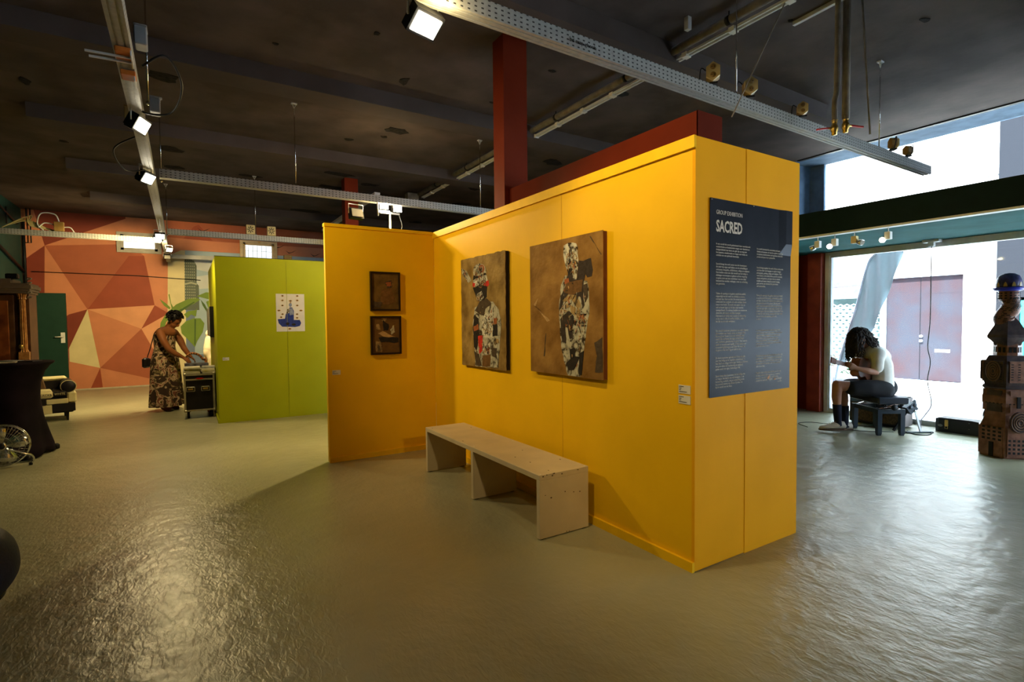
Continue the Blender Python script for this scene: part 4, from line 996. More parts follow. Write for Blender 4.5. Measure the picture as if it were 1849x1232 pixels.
tag(MB().tube([(.80, .35, 2.73), (1.43, .35, 3.70), (1.46, .35, 3.8)], .0042, 6).build('slanting_rod', mat('dull_rod_steel', (.16, .13, .09), .5)), 'slanting thin metal rod hanging loose over the socket blocks', 'rod')
tag(MB().tube([(2.26, .16, 2.82), (2.06, .14, 3.80)], .0075, 6).build('slanting_rod', LAG), 'slanting rod hanging right of the brass valves', 'rod')
tag(MB().bar((1.95, .60, 3.785), (1.90, -.2, 3.785), .03, .03).build('conduit_length', CONDUIT), 'short pale conduit on the ceiling near the twin drop pipes', 'conduit')
t = thing('wall_plate', 'small screwed fitting hanging above the far end of the yellow box', 'fitting', (1.15, 1.0, 3.70)); MB().box(-.02, .02, -.02, .02, 0, .1).build('fitting_body', ALU, t)

# track spots under the canopy
def spot(lb, y, lit, flip=1, z=2.345):
    t = thing('track_spotlight', lb, 'spotlight', (4.05, y, z), 0, 'track spotlights under the canopy')
    MB().tube([(0, 0, 0), (0, 0, -.045)], .005, 6).build('stem', ALU, t)
    MB().cbox(-.028, .028, -.028, .028, -.125, -.045, .003).build('transformer_box', WHITE if flip > 0 else CREAMP, t)
    d = Vector((-.85, -.33, -.40) if lit else (-.3, flip * .8, -.35)).normalized(); c = Vector((0, flip * .055, -.115))
    q = d.cross(Vector((0, 0, 1))).normalized(); u_ = q.cross(d)
    rings = []
    for r_, h_ in ((.018, -.03), (.03, -.02), (.034, .03), (.030, .032)):
        rings.append([tuple(c + d * h_ + q * r_ * math.cos(2 * PI * k / 14) + u_ * r_ * math.sin(2 * PI * k / 14)) for k in range(14)])
    MB().loftv(rings).build('lamp_head', CHROME, t)
    ring = [tuple(c + d * .033 + q * .028 * math.cos(2 * PI * k / 14) + u_ * .028 * math.sin(2 * PI * k / 14)) for k in range(14)]
    MB().prism(ring, d * .003).build('lens', LAMPON if lit else LAMPOFF, t)
spot('leftmost unlit white spotlight under the canopy, pointing left', 1.49, False)
spot('lit spotlight, second from the yellow box', 1.30, True, 1)
spot('unlit cream spotlight between the two lit ones', 1.09, False, -1)
spot('lit spotlight under the canopy, farthest from the yellow box', .76, True, 1)
struct(MB().box(3.995, 4.085, -5.8, 2.8, 2.345, 2.355).build('trim_8', WHITE))
# hanging cable at the shop window
hc = thing('hanging_cable', 'thin cable hanging from the soffit down the shop window to the floor stand', 'cable', (5.6, .92, 2.3))
MB().tube(curve_pts([(0, 0, 0), (0, 0, -.4), (0, 0, -.95), (0, .02, -1.28), (0, -.01, -1.48), (0, .015, -1.72), (0, -.03, -2.0), (-.05, .02, -2.15), (-.15, .02, -2.2), (-.27, -.02, -2.28)]), .006, 6).build('cable_run', mat('grey_cable', (.12, .11, .13), .5), hc)
MB().box(-.06, .06, -.09, .08, .02, .05).box(-.03, .03, -.03, .03, -.03, .02).build('soffit_clip', ALU, hc)

# ================================================================== LEFT SIDE
BLKCL = mat('black_stretch_cloth', (.007, .004, .008), .75, spec=.08, var=.2, scale=5, bump=.1, bscale=8)
tc_ = thing('bar_table', 'standing table under a black stretch cover pulled to its feet', 'table', (-3.945, 5.62, 0))
rings = []; n = 48
prof = [(.02, .36), (.10, .35), (.25, .315), (.42, .28), (.62, .262), (.78, .272), (.90, .31), (.965, .355), (.985, .385), (1.0, .395), (1.008, .385)]
for z, r in prof:
    ring = []
    for j in range(n):
        a = 2 * PI * j / n; k4 = math.cos(2 * (a - .35)) ** 2  # four pulled corners
        k4 = abs(math.cos(2 * (a - .55))) ** 1.6
        low = max(0, 1 - z / .65)
        rr = r * (1 - .12 * low * (1 - k4)) + .03 * low * k4
        zz = z if z > .02 else .008 + .05 * (1 - k4) ** 2
        ring.append((rr * math.cos(a), rr * math.sin(a), zz))
    rings.append(ring)
MB().loftv(rings, None, True, True).build('stretch_cover', BLKCL, tc_)
for k in range(4):
    a = .55 + k * PI / 2
    MB().lathe([(.028, 0), (.035, .01), (.035, .045), (.02, .06)], (.40 * math.cos(a), .40 * math.sin(a), 0), 12).build('foot', BLACK, tc_)
PAP = mat('printed_paper', (.55, .50, .40), .6, c2=(.30, .28, .24), scale=14, detail=6)
PAPW = mat('white_paper', (.62, .57, .46), .6)
for i, (lb, x, y, w_, d_, rz, m_) in enumerate((('white leaflet at the left of the bar table top', -4.185, 5.44, .15, .21, .4, PAPW), ('wide cream leaflet in the middle of the bar table top', -3.945, 5.44, .24, .17, .1, PAP), ('dark booklet at the right of the bar table top', -3.745, 5.60, .13, .17, -.3, mat('dark_booklet', (.05, .045, .06), .4)), ('folded grey flyer behind the cream leaflet on the bar table', -3.925, 5.74, .10, .21, .8, mat('grey_flyer', (.30, .30, .33), .5)))):
    tag(MB().box(-w_ / 2, w_ / 2, -d_ / 2, d_ / 2, 0, .010).build('leaflet', m_, None, (x, y, 1.0095), rz), lb, 'leaflet', 'leaflets on the bar table')

# antique wooden cabinet
WOOD = mat('walnut_burl', (.095, .022, .006), .28, c2=(.26, .075, .018), scale=5, bump=.05, detail=9, coat=.3)
WOOD2 = mat('dark_walnut', (.055, .022, .010), .35, c2=(.10, .045, .02), scale=9)
GILT = mat('gilt_walnut', (.30, .12, .035), .35, c2=(.45, .22, .07), scale=22, bump=.2)
DUST = mat('dusty_wood_top', (.14, .10, .075), .7)
cb = thing('cabinet', 'tall antique walnut cabinet with cornice and gilded fluted corner column', 'cabinet', (-4.62, 7.0, 0))
MB().box(-.46, .50, .06, .50, 0, 1.86).build('carcass', WOOD2, cb)
for k, (x0, x1) in enumerate(((-.44, -.02), (.0, .47))):
    d = MB().cbox(x0, x1, .03, .06, .55, 1.78, .006).build('door', WOOD2, cb)
    MB().cbox(x0 + .05, x1 - .05, .018, .03, .62, 1.71, .008).build('burl_panel', WOOD, d)
    MB().lathe([(.012, 0), (.014, -.01), (.006, -.025)], (x1 - .03 if k == 0 else x0 + .03, .03, 1.15), 10, axis='y').build('door_knob', BRASS, d)
MB().cbox(-.44, .47, .03, .06, .08, .52, .006).build('drawer', WOOD, cb)
# fluted column with capital and base at the corner
cp = MB(); fl_ = []
for j in range(24):
    a = 2 * PI * j / 24
    fl_.append((math.cos(a), math.sin(a), .030 if j % 2 else .038))
cp.loftv([[(.545 + c * r * f_, .05 + s_ * r * f_, z) for c, s_, r in fl_] for z, f_ in ((1.06, 1.35), (1.09, 1.0), (1.72, .86), (1.73, 1.2), (1.75, 1.0), (1.80, 1.35))], None, True, False)
cp.box(.50, .60, 0, .11, .95, 1.06)
cp.build('column', GILT, cb)
MB().box(.50, .605, .08, .48, .1, 1.80).build('side_stile', WOOD2, cb)
MB().box(.50, .60, -.005, .11, 0, .95).build('column_plinth', WOOD2, cb)
mb = MB(); mb.lathe([(.0, -.03), (.022, -.02), (.026, 0), (.02, .02), (0, .028)], (.53, -.012, 1.13), 12); mb.build('brass_ball', BRASS, cb)
cn_ = MB()
for z0, z1, o_ in ((1.80, 1.83, .02), (1.83, 1.86, .035), (1.86, 1.905, .05), (1.905, 1.93, .03), (1.93, 1.985, -.01)):
    cn_.box(-.48, (.60 if o_ > 0 else .46) + o_, -o_ + .01, .5, z0, z1)
cn_.build('cornice', DUST, cb)
sc_ = MB()
for k, (z, r) in enumerate(((1.97, .012), (1.92, .010), (1.86, .012), (1.80, .008), (1.74, .010))):
    sc_.tube(curve_pts([(.60, 0, z), (.63 + r, -.01, z + .008), (.64 + r, -.01, z + r + .01), (.62, -.01, z + r + .012), (.615, -.01, z + .01)], 5), .008, 6)
sc_.each('carved_scroll', mat('silvered_carving', (.32, .27, .22), .35, metal=.3), cb)
MB().cbox(.40, .52, .02, .12, 1.985, 2.05, .01).build('top_finial', BLACK, cb)

# black and white patchwork armchair
OFFW = mat('cream_leather', (.60, .52, .28), .5, var=.04, bump=.1)
BLKL = mat('black_leather', (.012, .010, .012), .42, var=.1)
BROW = mat('brown_leather', (.10, .055, .025), .55)
ac = thing('armchair', 'low patchwork armchair in black and cream leather with lettered seat edge', 'armchair', (-4.15, 8.28, 0), .20)
def cush(nm, x0, x1, y0, y1, z0, z1, m_, c=.02):
    return MB().cbox(x0, x1, y0, y1, z0, z1, c).build(nm, m_, ac)
# front (-y) faces the room
cush('front_patch', -.30, .10, -.32, -.28, .12, .25, OFFW, .006); cush('front_patch', .10, .36, -.32, -.28, .14, .26, BLKL, .006)
cush('front_patch', -.30, .04, -.33, -.29, .25, .35, BLKL, .006); cush('front_patch', .04, .28, -.33, -.29, .26, .33, OFFW, .006)
b1 = cush('lettered_band', -.32, .115, -.35, .30, .35, .44, OFFW, .02); b2_ = cush('lettered_band', .115, .27, -.35, .30, .37, .44, BLKL, .02)
cush('seat_base', -.32, .34, -.28, .30, .12, .36, BLKL, .01)
cush('arm', .27, .38, -.31, .30, .26, .42, OFFW, .02)
MB().lathe([(.075, -.30), (.085, -.29), (.085, .30), (.075, .31)], (.29, 0, .50), 20, axis='y').build('arm_roll', BLKL, ac)
mb = MB(); mb.tube([(.29 + .087 * math.cos(a), -.28, .50 + .087 * math.sin(a)) for a in [PI * 2 * k / 20 for k in range(21)]], .008, 6); mb.build('arm_piping', OFFW, ac)
cush('arm', -.42, -.30, -.31, .30, .15, .52, BLKL, .03)
cush('backrest', -.32, .27, .18, .32, .40, .60, BLKL, .03)
cush('backrest_roll', -.30, .30, .16, .34, .56, .62, OFFW, .025)
o = MB().prism([(-.22, .0, .45), (-.05, .0, .45), (-.14, .12, .76)], (0, .05, .02)).build('cushion', BROW, None, (-4.05, 8.24, .01)); tag(o, 'brown pointed cushion propped up on the patchwork armchair', 'cushion')
for x, y in ((.27, -.25), (-.27, -.25), (.27, .25), (-.27, .25)):
    MB().lathe([(.018, 0), (.026, .13)], (x, y, 0), 4, ph=PI / 4, smooth=False).build('leg', BLACK, ac)
text('lettering', 'BLACK&', .045, BLACK, ac, (-.045, -.352, .380), (PI / 2, 0, 0), .9)
text('lettering', 'WHITE', .042, OFFW, ac, (.128, -.352, .392), (PI / 2, 0, 0), .9)

# chrome floor fan
fa = thing('floor_fan', 'round chrome floor fan cut by the left picture edge', 'fan', (-3.875, 5.08, 0), .12)
FR = .205; cz = .225
mb = MB()
for r_ in (FR, FR * .97): mb.tube([(r_ * math.cos(a), -.06 if r_ < FR else -.03, cz + r_ * math.sin(a)) for a in [2 * PI * k / 40 for k in range(41)]], .005, 6)
for k in range(44):
    a = 2 * PI * k / 44
    mb.tube([(.035 * math.cos(a), -.085, cz + .035 * math.sin(a)), (.13 * math.cos(a), -.082, cz + .13 * math.sin(a)), (FR * math.cos(a), -.05, cz + FR * math.sin(a)), (FR * math.cos(a), .01, cz + FR * math.sin(a)), (.12 * math.cos(a), .05, cz + .12 * math.sin(a))], .0014, 4)
for r_ in (.08, .13, .17): mb.tube([(r_ * math.cos(a), -.083 + (.02 if r_ > .15 else 0), cz + r_ * math.sin(a)) for a in [2 * PI * k / 32 for k in range(33)]], .0014, 4)
mb.build('wire_guard', CHROME, fa)
for k in range(4):
    a = PI / 2 * k + .25; bl = MB()
    pts = []
    for s, w_ in ((.03, .02), (.09, .055), (.15, .07), (.185, .05)):
        for q in (-1, 1): pts.append((s * math.cos(a) - q * w_ * math.sin(a), -.02 + q * .02, cz + s * math.sin(a) + q * w_ * math.cos(a)))
    bl.add(pts, [(0, 1, 3, 2), (2, 3, 5, 4), (4, 5, 7, 6)], None, True)
    o = bl.build('blade', CHROME, fa); sm = o.modifiers.new('thickness', 'SOLIDIFY'); sm.thickness = .002
MB().lathe([(.0, -.10), (.03, -.096), (.038, -.085), (.038, -.075)], (0, 0, cz), 20, axis='y').build('hub_badge', CHROME, fa)
MB().lathe([(.0, -.104), (.026, -.101), (.028, -.096)], (0, 0, cz), 20, axis='y').build('hub_centre', BLACK, fa)
MB().lathe([(.05, .03), (.055, .05), (.05, .13), (.03, .14)], (0, 0, cz), 20, axis='y').build('motor', BLACK, fa)
mb = MB(); mb.tube(curve_pts([(.05, -.10, cz - .03), (.16, -.09, cz - .09), (.21, -.06, cz - .12), (.225, -.04, cz - .17), (.20, -.03, .012)]), .008, 8)
mb.tube(curve_pts([(-.16, .02, cz - .09), (-.225, -.02, cz - .13), (-.2, -.03, .012)]), .008, 8).tube([(-.2, -.03, .012), (-.2, .14, .012), (.2, .14, .012), (.2, -.03, .012)], .008, 8)
mb.build('tube_stand', CHROME, fa)
for x in (-.2, .2): MB().lathe([(.014, 0), (.016, .025)], (x, -.03, 0), 10).build('foot', BLACK, fa)
MB().tube([(0, .06, cz), (0, .14, .02)], .012, 8).build('bracket', CHROME, fa)

# rounded black stool at the left edge of the frame
bs = thing('lounge_seat', 'rounded black upholstered seat cut by the lower left picture edge', 'seat', (-3.36, 1.45, 0))
MB().lathe([(p.x, p.y) for p in curve_pts([(.18, .10, 0), (.27, .13, 0), (.325, .20, 0), (.335, .28, 0), (.31, .37, 0), (.24, .42, 0), (.01, .43, 0)], 6)], (0, 0, 0), 72).build('upholstered_body', mat('black_upholstery', (.010, .010, .014), .6, bump=.15), bs)
MB().lathe([(.275, .118), (.283, .122), (.283, .13), (.275, .134)], (0, 0, 0), 40).build('welt_seam', BLACK, bs)
for k in range(4):
    a = PI / 4 + PI / 2 * k - .45; MB().lathe([(.016, 0), (.024, .15)], (.24 * math.cos(a), .24 * math.sin(a), 0), 10).build('leg', BLACK, bs)

# flight case with magazines
fc = thing('flight_case', 'black flight case with aluminium edges and two latches beside the green wall', 'flight case', (-2.175, 7.12, 0))
fx0, fx1, fy1 = -.20, .195, .62
MB().box(fx0 + .008, fx1 - .008, .008, fy1 - .008, .115, .60).build('case_body', mat('black_laminate', (.014, .011, .010), .4), fc)
EA = mat('worn_aluminium', (.42, .38, .28), .4, metal=.6, var=.1)
mb = MB()
for x in (fx0, fx1 - .025):
    mb.box(x, x + .025, -.002, .02, .11, .66)
    mb.box(x, x + .025, fy1 - .02, fy1 + .002, .11, .66)
for z in (.11, .635, .565): mb.box(fx0, fx1, -.003, .02, z, z + .022)
mb.box(fx0 - .002, fx0 + .01, 0, fy1, .11, .13).box(fx0 - .002, fx0 + .01, 0, fy1, .635, .655)
mb.each('edge_profile', EA, fc)
MB().box(fx0 + .006, fx1 - .006, .006, fy1 - .006, .60, .655).build('case_lid', MATS['black_laminate'], fc)
for x in (fx0, fx1 - .03):
    for z in (.10, .64): MB().cbox(x - .006, x + .036, -.008, .03, z, z + .036, .008).build('corner_cap', EA, fc)
for x in (-.115, .075):
    la = MB().cbox(x - .058, x + .058, -.006, .006, .40, .475, .01).build('latch', EA, fc)
    MB().box(x - .046, x + .046, -.008, -.005, .412, .463).build('latch_recess', BLACK, la)
    MB().box(x - .032, x + .032, -.011, -.007, .425, .452).build('latch_plate', BRASS, la)
MB().prism([(-.055, -.005, .59), (-.02, -.005, .602), (.03, -.005, .602), (.06, -.005, .588), (.02, -.005, .578), (-.02, -.005, .578)], (0, -.003, 0)).build('red_badge', REDP, fc)
for x in (-.15, .15):
    for y in (.08, .52): MB().lathe([(.022, -.018), (.05, -.016), (.05, .016), (.022, .018)], (x, y, .05), 16, axis='x').box(x - .03, x + .03, y - .04, y + .04, .095, .115).build('castor', BLACK, fc)
MCOL = [mat('magazine_cream', (.55, .50, .36), .5), mat('magazine_grey', (.24, .24, .25), .45, c2=(.45, .44, .40), scale=15), mat('magazine_ochre', (.42, .36, .12), .5, c2=(.55, .50, .38), scale=16), PAPW, mat('magazine_dark', (.04, .04, .06), .4, c2=(.15, .15, .2), scale=18)]
random.seed(11); z = .657
lays = [('bottom magazine of the left pile on the flight case', -.09, .20, 0), ('second magazine of the left pile on the flight case', -.10, .20, 3), ('third magazine of the left pile, slightly turned', -.08, .21, 2), ('top cream magazine of the left pile on the flight case', -.09, .19, 3)]
for i, (lb, x, y, c) in enumerate(lays):
    tag(MB().cbox(-.105, .105, -.14, .14, 0, .024, .002).build('magazine', MCOL[c], None, (-2.175 + x, 7.12 + y, z), random.uniform(-.1, .1)), lb, 'magazine', 'magazines on the flight case'); z += .0245
z = .657
for i, (lb, x, y, c) in enumerate([('bottom magazine of the right pile on the flight case', .125, .19, 0), ('second magazine of the right pile on the flight case', .12, .19, 2), ('white magazine third in the right pile on the flight case', .125, .20, 3), ('mottled grey magazine topping the right pile on the flight case', .12, .21, 1)]):
    tag(MB().cbox(-.085, .085, -.14, .14, 0, .024, .002).build('magazine', MCOL[c], None, (-2.17 + x, 7.12 + y, z), random.uniform(-.12, .05)), lb, 'magazine', 'magazines on the flight case'); z += .0245
z = .657
for i, (lb, c) in enumerate([('lower of the books lying behind the magazine piles', 3), ('middle of the books lying behind the magazine piles', 1), ('dark book with a pale band, uppermost behind the magazine piles', 4)]):
    tag(MB().box(-.15, .15, -.10, .10, 0, .045).build('book', MCOL[c], None, (-2.20, 7.58 - .01 * i, z), .05 * i), lb, 'book', 'books on the flight case'); z += .0455
sn = thing('segmented_strip', 'arched brown and orange segmented strip above the flight case', 'ornament', (-2.2, 7.75, .0))
arc = curve_pts([(-.13, 0, .885), (-.09, 0, .925), (-.03, 0, .935), (.04, 0, .905), (.09, 0, .84), (.135, 0, .75), (.15, .0, .0)], 6)
MB().tube(arc, .018, 8).build('orange_edge', mat('orange_band', (.50, .17, .05), .5), sn)
mb = MB()
for k in range(0, 30, 3): mb.obb(Vector(arc[k]) + Vector((0, -.012, 0)), (arc[min(k + 1, 35)] - arc[k]).normalized(), (0, 1, 0), (arc[min(k + 1, 35)] - arc[k]).normalized().cross(Vector((0, 1, 0))), .011, .008, .012)
mb.each('brown_segment', BROW, sn)

# ================================================================== PEOPLE
SK1 = mat('brown_skin', (.25, .085, .028), .5, var=.05)
SK2 = mat('tanned_skin', (.34, .16, .10), .5, var=.05)
SK3 = mat('pale_skin', (.55, .28, .20), .5, var=.05)
HAIR = mat('dark_brown_hair', (.017, .011, .009), .5, var=.3, scale=40)
HAIRB = mat('black_hair', (.006, .004, .004), .5, var=.3, scale=40)

def skin_chain(verts, edges, root=0, sub=2):
    """tapering limbs: verts (x, y, z, r along, r sideways) joined by oval sections, with a rounded joint at every vertex"""
    mb = MB(); N = 16; Y = Vector((0, 1, 0))
    def axes(t):
        a = Y - t * Y.dot(t)
        if a.length < .35: a = Vector((1, 0, 0)) - t * t.x
        a = a.normalized(); return a, t.cross(a)
    for i, j in edges:
        p, q = Vector(verts[i][:3]), Vector(verts[j][:3]); t = (q - p).normalized(); a, b_ = axes(t); rs = []
        for k in range(7):
            s = k / 6; c = p.lerp(q, s); e = s * s * (3 - 2 * s); rx = verts[i][3] * (1 - e) + verts[j][3] * e; ry = verts[i][4] * (1 - e) + verts[j][4] * e
            rs.append([tuple(c + a * ry * math.cos(2 * PI * m / N) + b_ * rx * math.sin(2 * PI * m / N)) for m in range(N)])
        mb.loftv(rs)
        for v, c in ((verts[i], p), (verts[j], q)):
            rs = []; rl = min(v[3], v[4])
            for k in range(1, 10):
                ph = PI * k / 10
                rs.append([tuple(c + t * rl * math.cos(ph) + a * v[4] * math.sin(ph) * math.cos(2 * PI * m / N) + b_ * v[3] * math.sin(ph) * math.sin(2 * PI * m / N)) for m in range(N)])
            mb.loftv(rs)
    return (mb.v, mb.f)
def remeshed(name, parts, mt, voxel=.008, parent=None, smooth=4, loc=(0, 0, 0), rz=0):
    mb = MB()
    for v, f in parts: mb.add(v, f)
    o = mb.build(name + '_tmp', mt)
    r = o.modifiers.new('r', 'REMESH'); r.mode = 'VOXEL'; r.voxel_size = voxel; r.use_smooth_shade = True
    if smooth:
        s = o.modifiers.new('s', 'SMOOTH'); s.iterations = smooth * 3; s.factor = .5
    dg = bpy.context.evaluated_depsgraph_get(); dg.update()
    me = bpy.data.meshes.new_from_object(o.evaluated_get(dg)); bpy.data.objects.remove(o)
    me.name = name; me.materials.clear(); me.materials.append(mt)
    me.polygons.foreach_set('use_smooth', [True] * len(me.polygons))
    o = bpy.data.objects.new(name, me); col.objects.link(o); o.location = loc; o.rotation_euler = (0, 0, rz)
    if parent: o.parent = parent
    return o
def head_parts(c, fwd, upv, s=1.0):
    """skull, jaw, nose, lips, ears, eyes placed along fwd/up; c = head centre"""
    c = Vector(c); f = Vector(fwd).normalized(); u = Vector(upv).normalized(); r = f.cross(u).normalized(); u = r.cross(f)
    def blob(p, rf, rr, ru, n=14):
        mb = MB(); rings = []
        for i in range(1, n):
            ph = PI * i / n; ring = []
            for j in range(n * 2):
                th = PI * j / n
                q = c + f * (p[0] * s) + r * (p[1] * s) + u * (p[2] * s) + f * (rf * s * math.sin(ph) * math.cos(th)) + r * (rr * s * math.sin(ph) * math.sin(th)) + u * (ru * s * math.cos(ph))
                ring.append(tuple(q))
            rings.append(ring)
        mb.loftv(rings); return (mb.v, mb.f)
    return [blob((-.01, 0, .03), .098, .078, .095), blob((.03, 0, -.045), .062, .055, .065), blob((.055, 0, -.085), .03, .032, .025),
            blob((.094, 0, -.015), .022, .014, .030, 8), blob((.078, 0, -.058), .016, .026, .008, 8), blob((.074, 0, -.072), .015, .022, .008, 8),
            blob((-.005, .078, -.01), .018, .010, .030, 8), blob((-.005, -.078, -.01), .018, .010, .030, 8),
            blob((.070, .030, .028), .016, .022, .008, 8), blob((.070, -.030, .028), .016, .022, .008, 8)], (c, f, r, u)
def eyes(parent, fr, s=1.0):
    c, f, r, u = fr; mb = MB()
    for q in (-1, 1): 
        p = c + f * .080 * s + r * .030 * q * s + u * .008 * s
        mb.lathe([(.0, -.006), (.007 * s, -.004), (.009 * s, 0), (.007 * s, .004), (0, .006)], tuple(p), 10)
    mb.each('eye', mat('eye_dark', (.03, .02, .015), .2), parent)
def hand(wrist, dirv, palmn, curl=.5, s=1.0, thumb_side=1):
    """palm + five bent fingers; dirv wrist->knuckles, palmn = palm normal (fingers curl toward it)"""
    w_ = Vector(wrist); d = Vector(dirv).normalized(); n_ = Vector(palmn).normalized(); sd = d.cross(n_).normalized() * thumb_side
    parts = []
    pv = [w_, w_ + d * .045 * s, w_ + d * .085 * s]
    mb = MB(); rings = []
    for t, hw_, ht in ((-.01, .024, .018), (.02, .034, .017), (.06, .041, .015), (.088, .038, .012)):
        c = w_ + d * t * s
        rings.append([tuple(c + sd * hw_ * s * math.cos(2 * PI * k / 12) + n_ * ht * s * math.sin(2 * PI * k / 12)) for k in range(12)])
    mb.loftv(rings); parts.append((mb.v, mb.f))
    for k, L in enumerate((.070, .080, .074, .058)):
        b0 = w_ + d * .075 * s + sd * (.029 - .0195 * k) * s
        pts = [b0]; dd = d.copy()
        for q, seg in enumerate((.42, .33, .25)):
            a = curl * (.5 + .35 * q) ; dd = (dd * math.cos(a) + n_ * math.sin(a)).normalized()
            pts.append(pts[-1] + dd * L * seg * s * 1.05)
        vs = [(*b_, r_ * s, r_ * s) for b_, r_ in zip([b0 - d * .02 * s] + pts, (.0085, .0092, .0085, .0078, .0066))]
        mb = MB(); mb.tube([v[:3] for v in vs], [v[3] for v in vs], 8); parts.append((mb.v, mb.f))
    t0 = w_ + d * .02 * s + sd * .026 * s
    tp = [t0 - sd * .01 * s, t0 + (sd * .8 + d * .6 + n_ * .2).normalized() * .032 * s]; tp.append(tp[-1] + (sd * .35 + d * .8 + n_ * .45).normalized() * .030 * s); tp.append(tp[-1] + (d * .8 + n_ * .6).normalized() * .024 * s)
    mb = MB(); mb.tube(tp, [.013 * s, .0115 * s, .010 * s, .0075 * s], 8); parts.append((mb.v, mb.f))
    return parts

# --- seated guitarist; local frame: +x forward (his facing), +y his left, +z up
GX, GY, GR = 4.80, 1.15, math.atan2(.57, -.82)
# built in his own frame, placed once
HC = (.215, -.03, 1.13); hf = (.80, 0, -.60); hu = (.60, 0, .80)
hp, hfr = head_parts(HC, hf, hu, 1.0)
tor = skin_chain([(-.03, -.02, .535, .12, .16), (-.045, -.02, .66, .095, .14), (-.03, -.02, .80, .10, .145), (.02, -.02, .92, .10, .15), (.07, -.02, 1.00, .065, .075), (.125, -.025, 1.055, .052, .052), (.18, -.03, 1.09, .05, .05),
      (.09, .14, .965, .055, .055), (.14, .19, .86, .042, .042), (.165, .21, .745, .036, .036), (.27, .235, .765, .036, .034), (.405, .235, .80, .024, .022),
      (.07, -.18, .965, .055, .055), (.06, -.28, .87, .042, .042), (.0, -.34, .77, .036, .036), (.09, -.29, .76, .034, .032), (.17, -.22, .765, .025, .024),
      (.0, .09, .50, .095, .09), (.26, .09, .545, .078, .078), (.515, .06, .580, .058, .060), (.525, .06, .44, .053, .055), (.515, .06, .30, .040, .043), (.505, .06, .16, .030, .032),
      (.0, -.12, .50, .095, .09), (.18, -.15, .52, .078, .078), (.36, -.14, .54, .056, .058), (.345, -.11, .42, .052, .054), (.335, -.10, .28, .040, .043), (.335, -.09, .10, .030, .032)],
     [(0, 1), (1, 2), (2, 3), (3, 4), (4, 5), (5, 6), (3, 7), (7, 8), (8, 9), (9, 10), (10, 11), (3, 12), (12, 13), (13, 14), (14, 15), (15, 16), (0, 17), (17, 18), (18, 19), (19, 20), (20, 21), (21, 22), (0, 23), (23, 24), (24, 25), (25, 26), (26, 27), (27, 28)])
lh = hand((.405, .235, .80), (.80, .15, .35), (.25, -.9, .35), 1.0, .95, 1)
rh = hand((.17, -.22, .765), (.5, .6, -.3), (-.4, .6, -.6), .5, .95, -1)
man = remeshed('person', [tor] + hp + lh + rh, SK2, .0065, smooth=2, loc=(GX, GY, 0), rz=GR)
tag(man, 'long-haired guitarist in pale T-shirt and dark shorts, seated by the window', 'person')
eyes(man, hfr)
# T-shirt
tee = skin_chain([(-.03, -.02, .56, .14, .175), (-.04, -.02, .68, .122, .16), (-.03, -.02, .81, .122, .16), (.02, -.02, .93, .118, .162), (.05, -.02, .99, .085, .10), (.095, -.02, 1.02, .064, .066),
      (.09, .14, .955, .076, .078), (.125, .185, .87, .064, .066), (.14, .20, .80, .064, .064), (.07, -.18, .955, .076, .078), (.06, -.27, .88, .066, .066), (.03, -.30, .83, .062, .062)],
     [(0, 1), (1, 2), (2, 3), (3, 4), (4, 5), (3, 6), (6, 7), (7, 8), (3, 9), (9, 10), (10, 11)])
TEE = mat('pale_grey_tshirt', (.72, .69, .63), .85, var=.05, scale=6, bump=.5, bscale=9)
remeshed('t_shirt', [tee], TEE, .008, man, 4)
sh = skin_chain([(-.04, -.02, .53, .145, .18), (.0, .09, .52, .12, .115), (.18, .10, .54, .105, .105), (.345, .085, .545, .095, .10), (.0, -.12, .52, .12, .115), (.14, -.15, .535, .10, .105), (.25, -.15, .54, .092, .10)],
     [(0, 1), (1, 2), (2, 3), (0, 4), (4, 5), (5, 6)])
remeshed('shorts', [sh], mat('black_shorts', (.012, .012, .014), .85, bump=.3, bscale=10), .008, man, 4)
SOCK = mat('navy_sock', (.012, .014, .030), .85)
SHOE = mat('cream_shoe_leather', (.50, .44, .36), .5); SOLE = mat('brown_shoe_sole', (.10, .055, .03), .6)
for (kx, ky, kz, ax_, ay_, az_, lift, tl, dx_) in ((.519, .06, .345, .505, .06, .13, .03, .0, 0), (.338, -.10, .30, .335, -.09, .08, .0, .0, .06)):
    MB().tube([(kx, ky, kz), ((kx + ax_) / 2, (ky + ay_) / 2, (kz + az_) / 2), (ax_, ay_, az_), (ax_ - .02, ay_, az_ - .045)], [.050, .046, .040, .040], 14).build('sock', SOCK, man)
    sx = ax_ + dx_ * 0; rings = []; z0 = lift
    for t, hw_, zt_ in ((-.085, .022, .06), (-.07, .034, .085), (-.02, .038, .095), (.05, .040, .080), (.11, .045, .058), (.16, .043, .046), (.195, .030, .036), (.21, .012, .028)):
        zb = z0 + (.035 * max(0, (.1 - t)) if lift else 0) + .014
        rings.append([(sx + t, ay_ + hw_ * math.cos(2 * PI * k / 14) - .02 * t, zb + (zt_) * (.5 + .5 * math.sin(2 * PI * k / 14))) for k in range(14)])
    so_ = MB().loftv(rings).build('shoe', SHOE, man)
    rings = []
    for t, hw_ in ((-.09, .026), (-.06, .037), (.0, .036), (.06, .042), (.12, .047), (.18, .040), (.218, .014)):
        zb = z0 + (.035 * max(0, (.1 - t)) if lift else 0)
        rings.append([(sx + t, ay_ + hw_ * q - .02 * t, zb + h_) for q, h_ in ((-1, 0), (1, 0), (1, .018), (-1, .018))])
    MB().loftv(rings, None, True, False).build('sole', SOLE, so_)
    mb = MB()
    for q in range(4): mb.tube([(sx + .03 + .022 * q, ay_ - .022, z0 + .108 - .008 * q), (sx + .035 + .022 * q, ay_ + .022, z0 + .108 - .008 * q)], .003, 5)
    mb.each('lace', PAPW, so_)
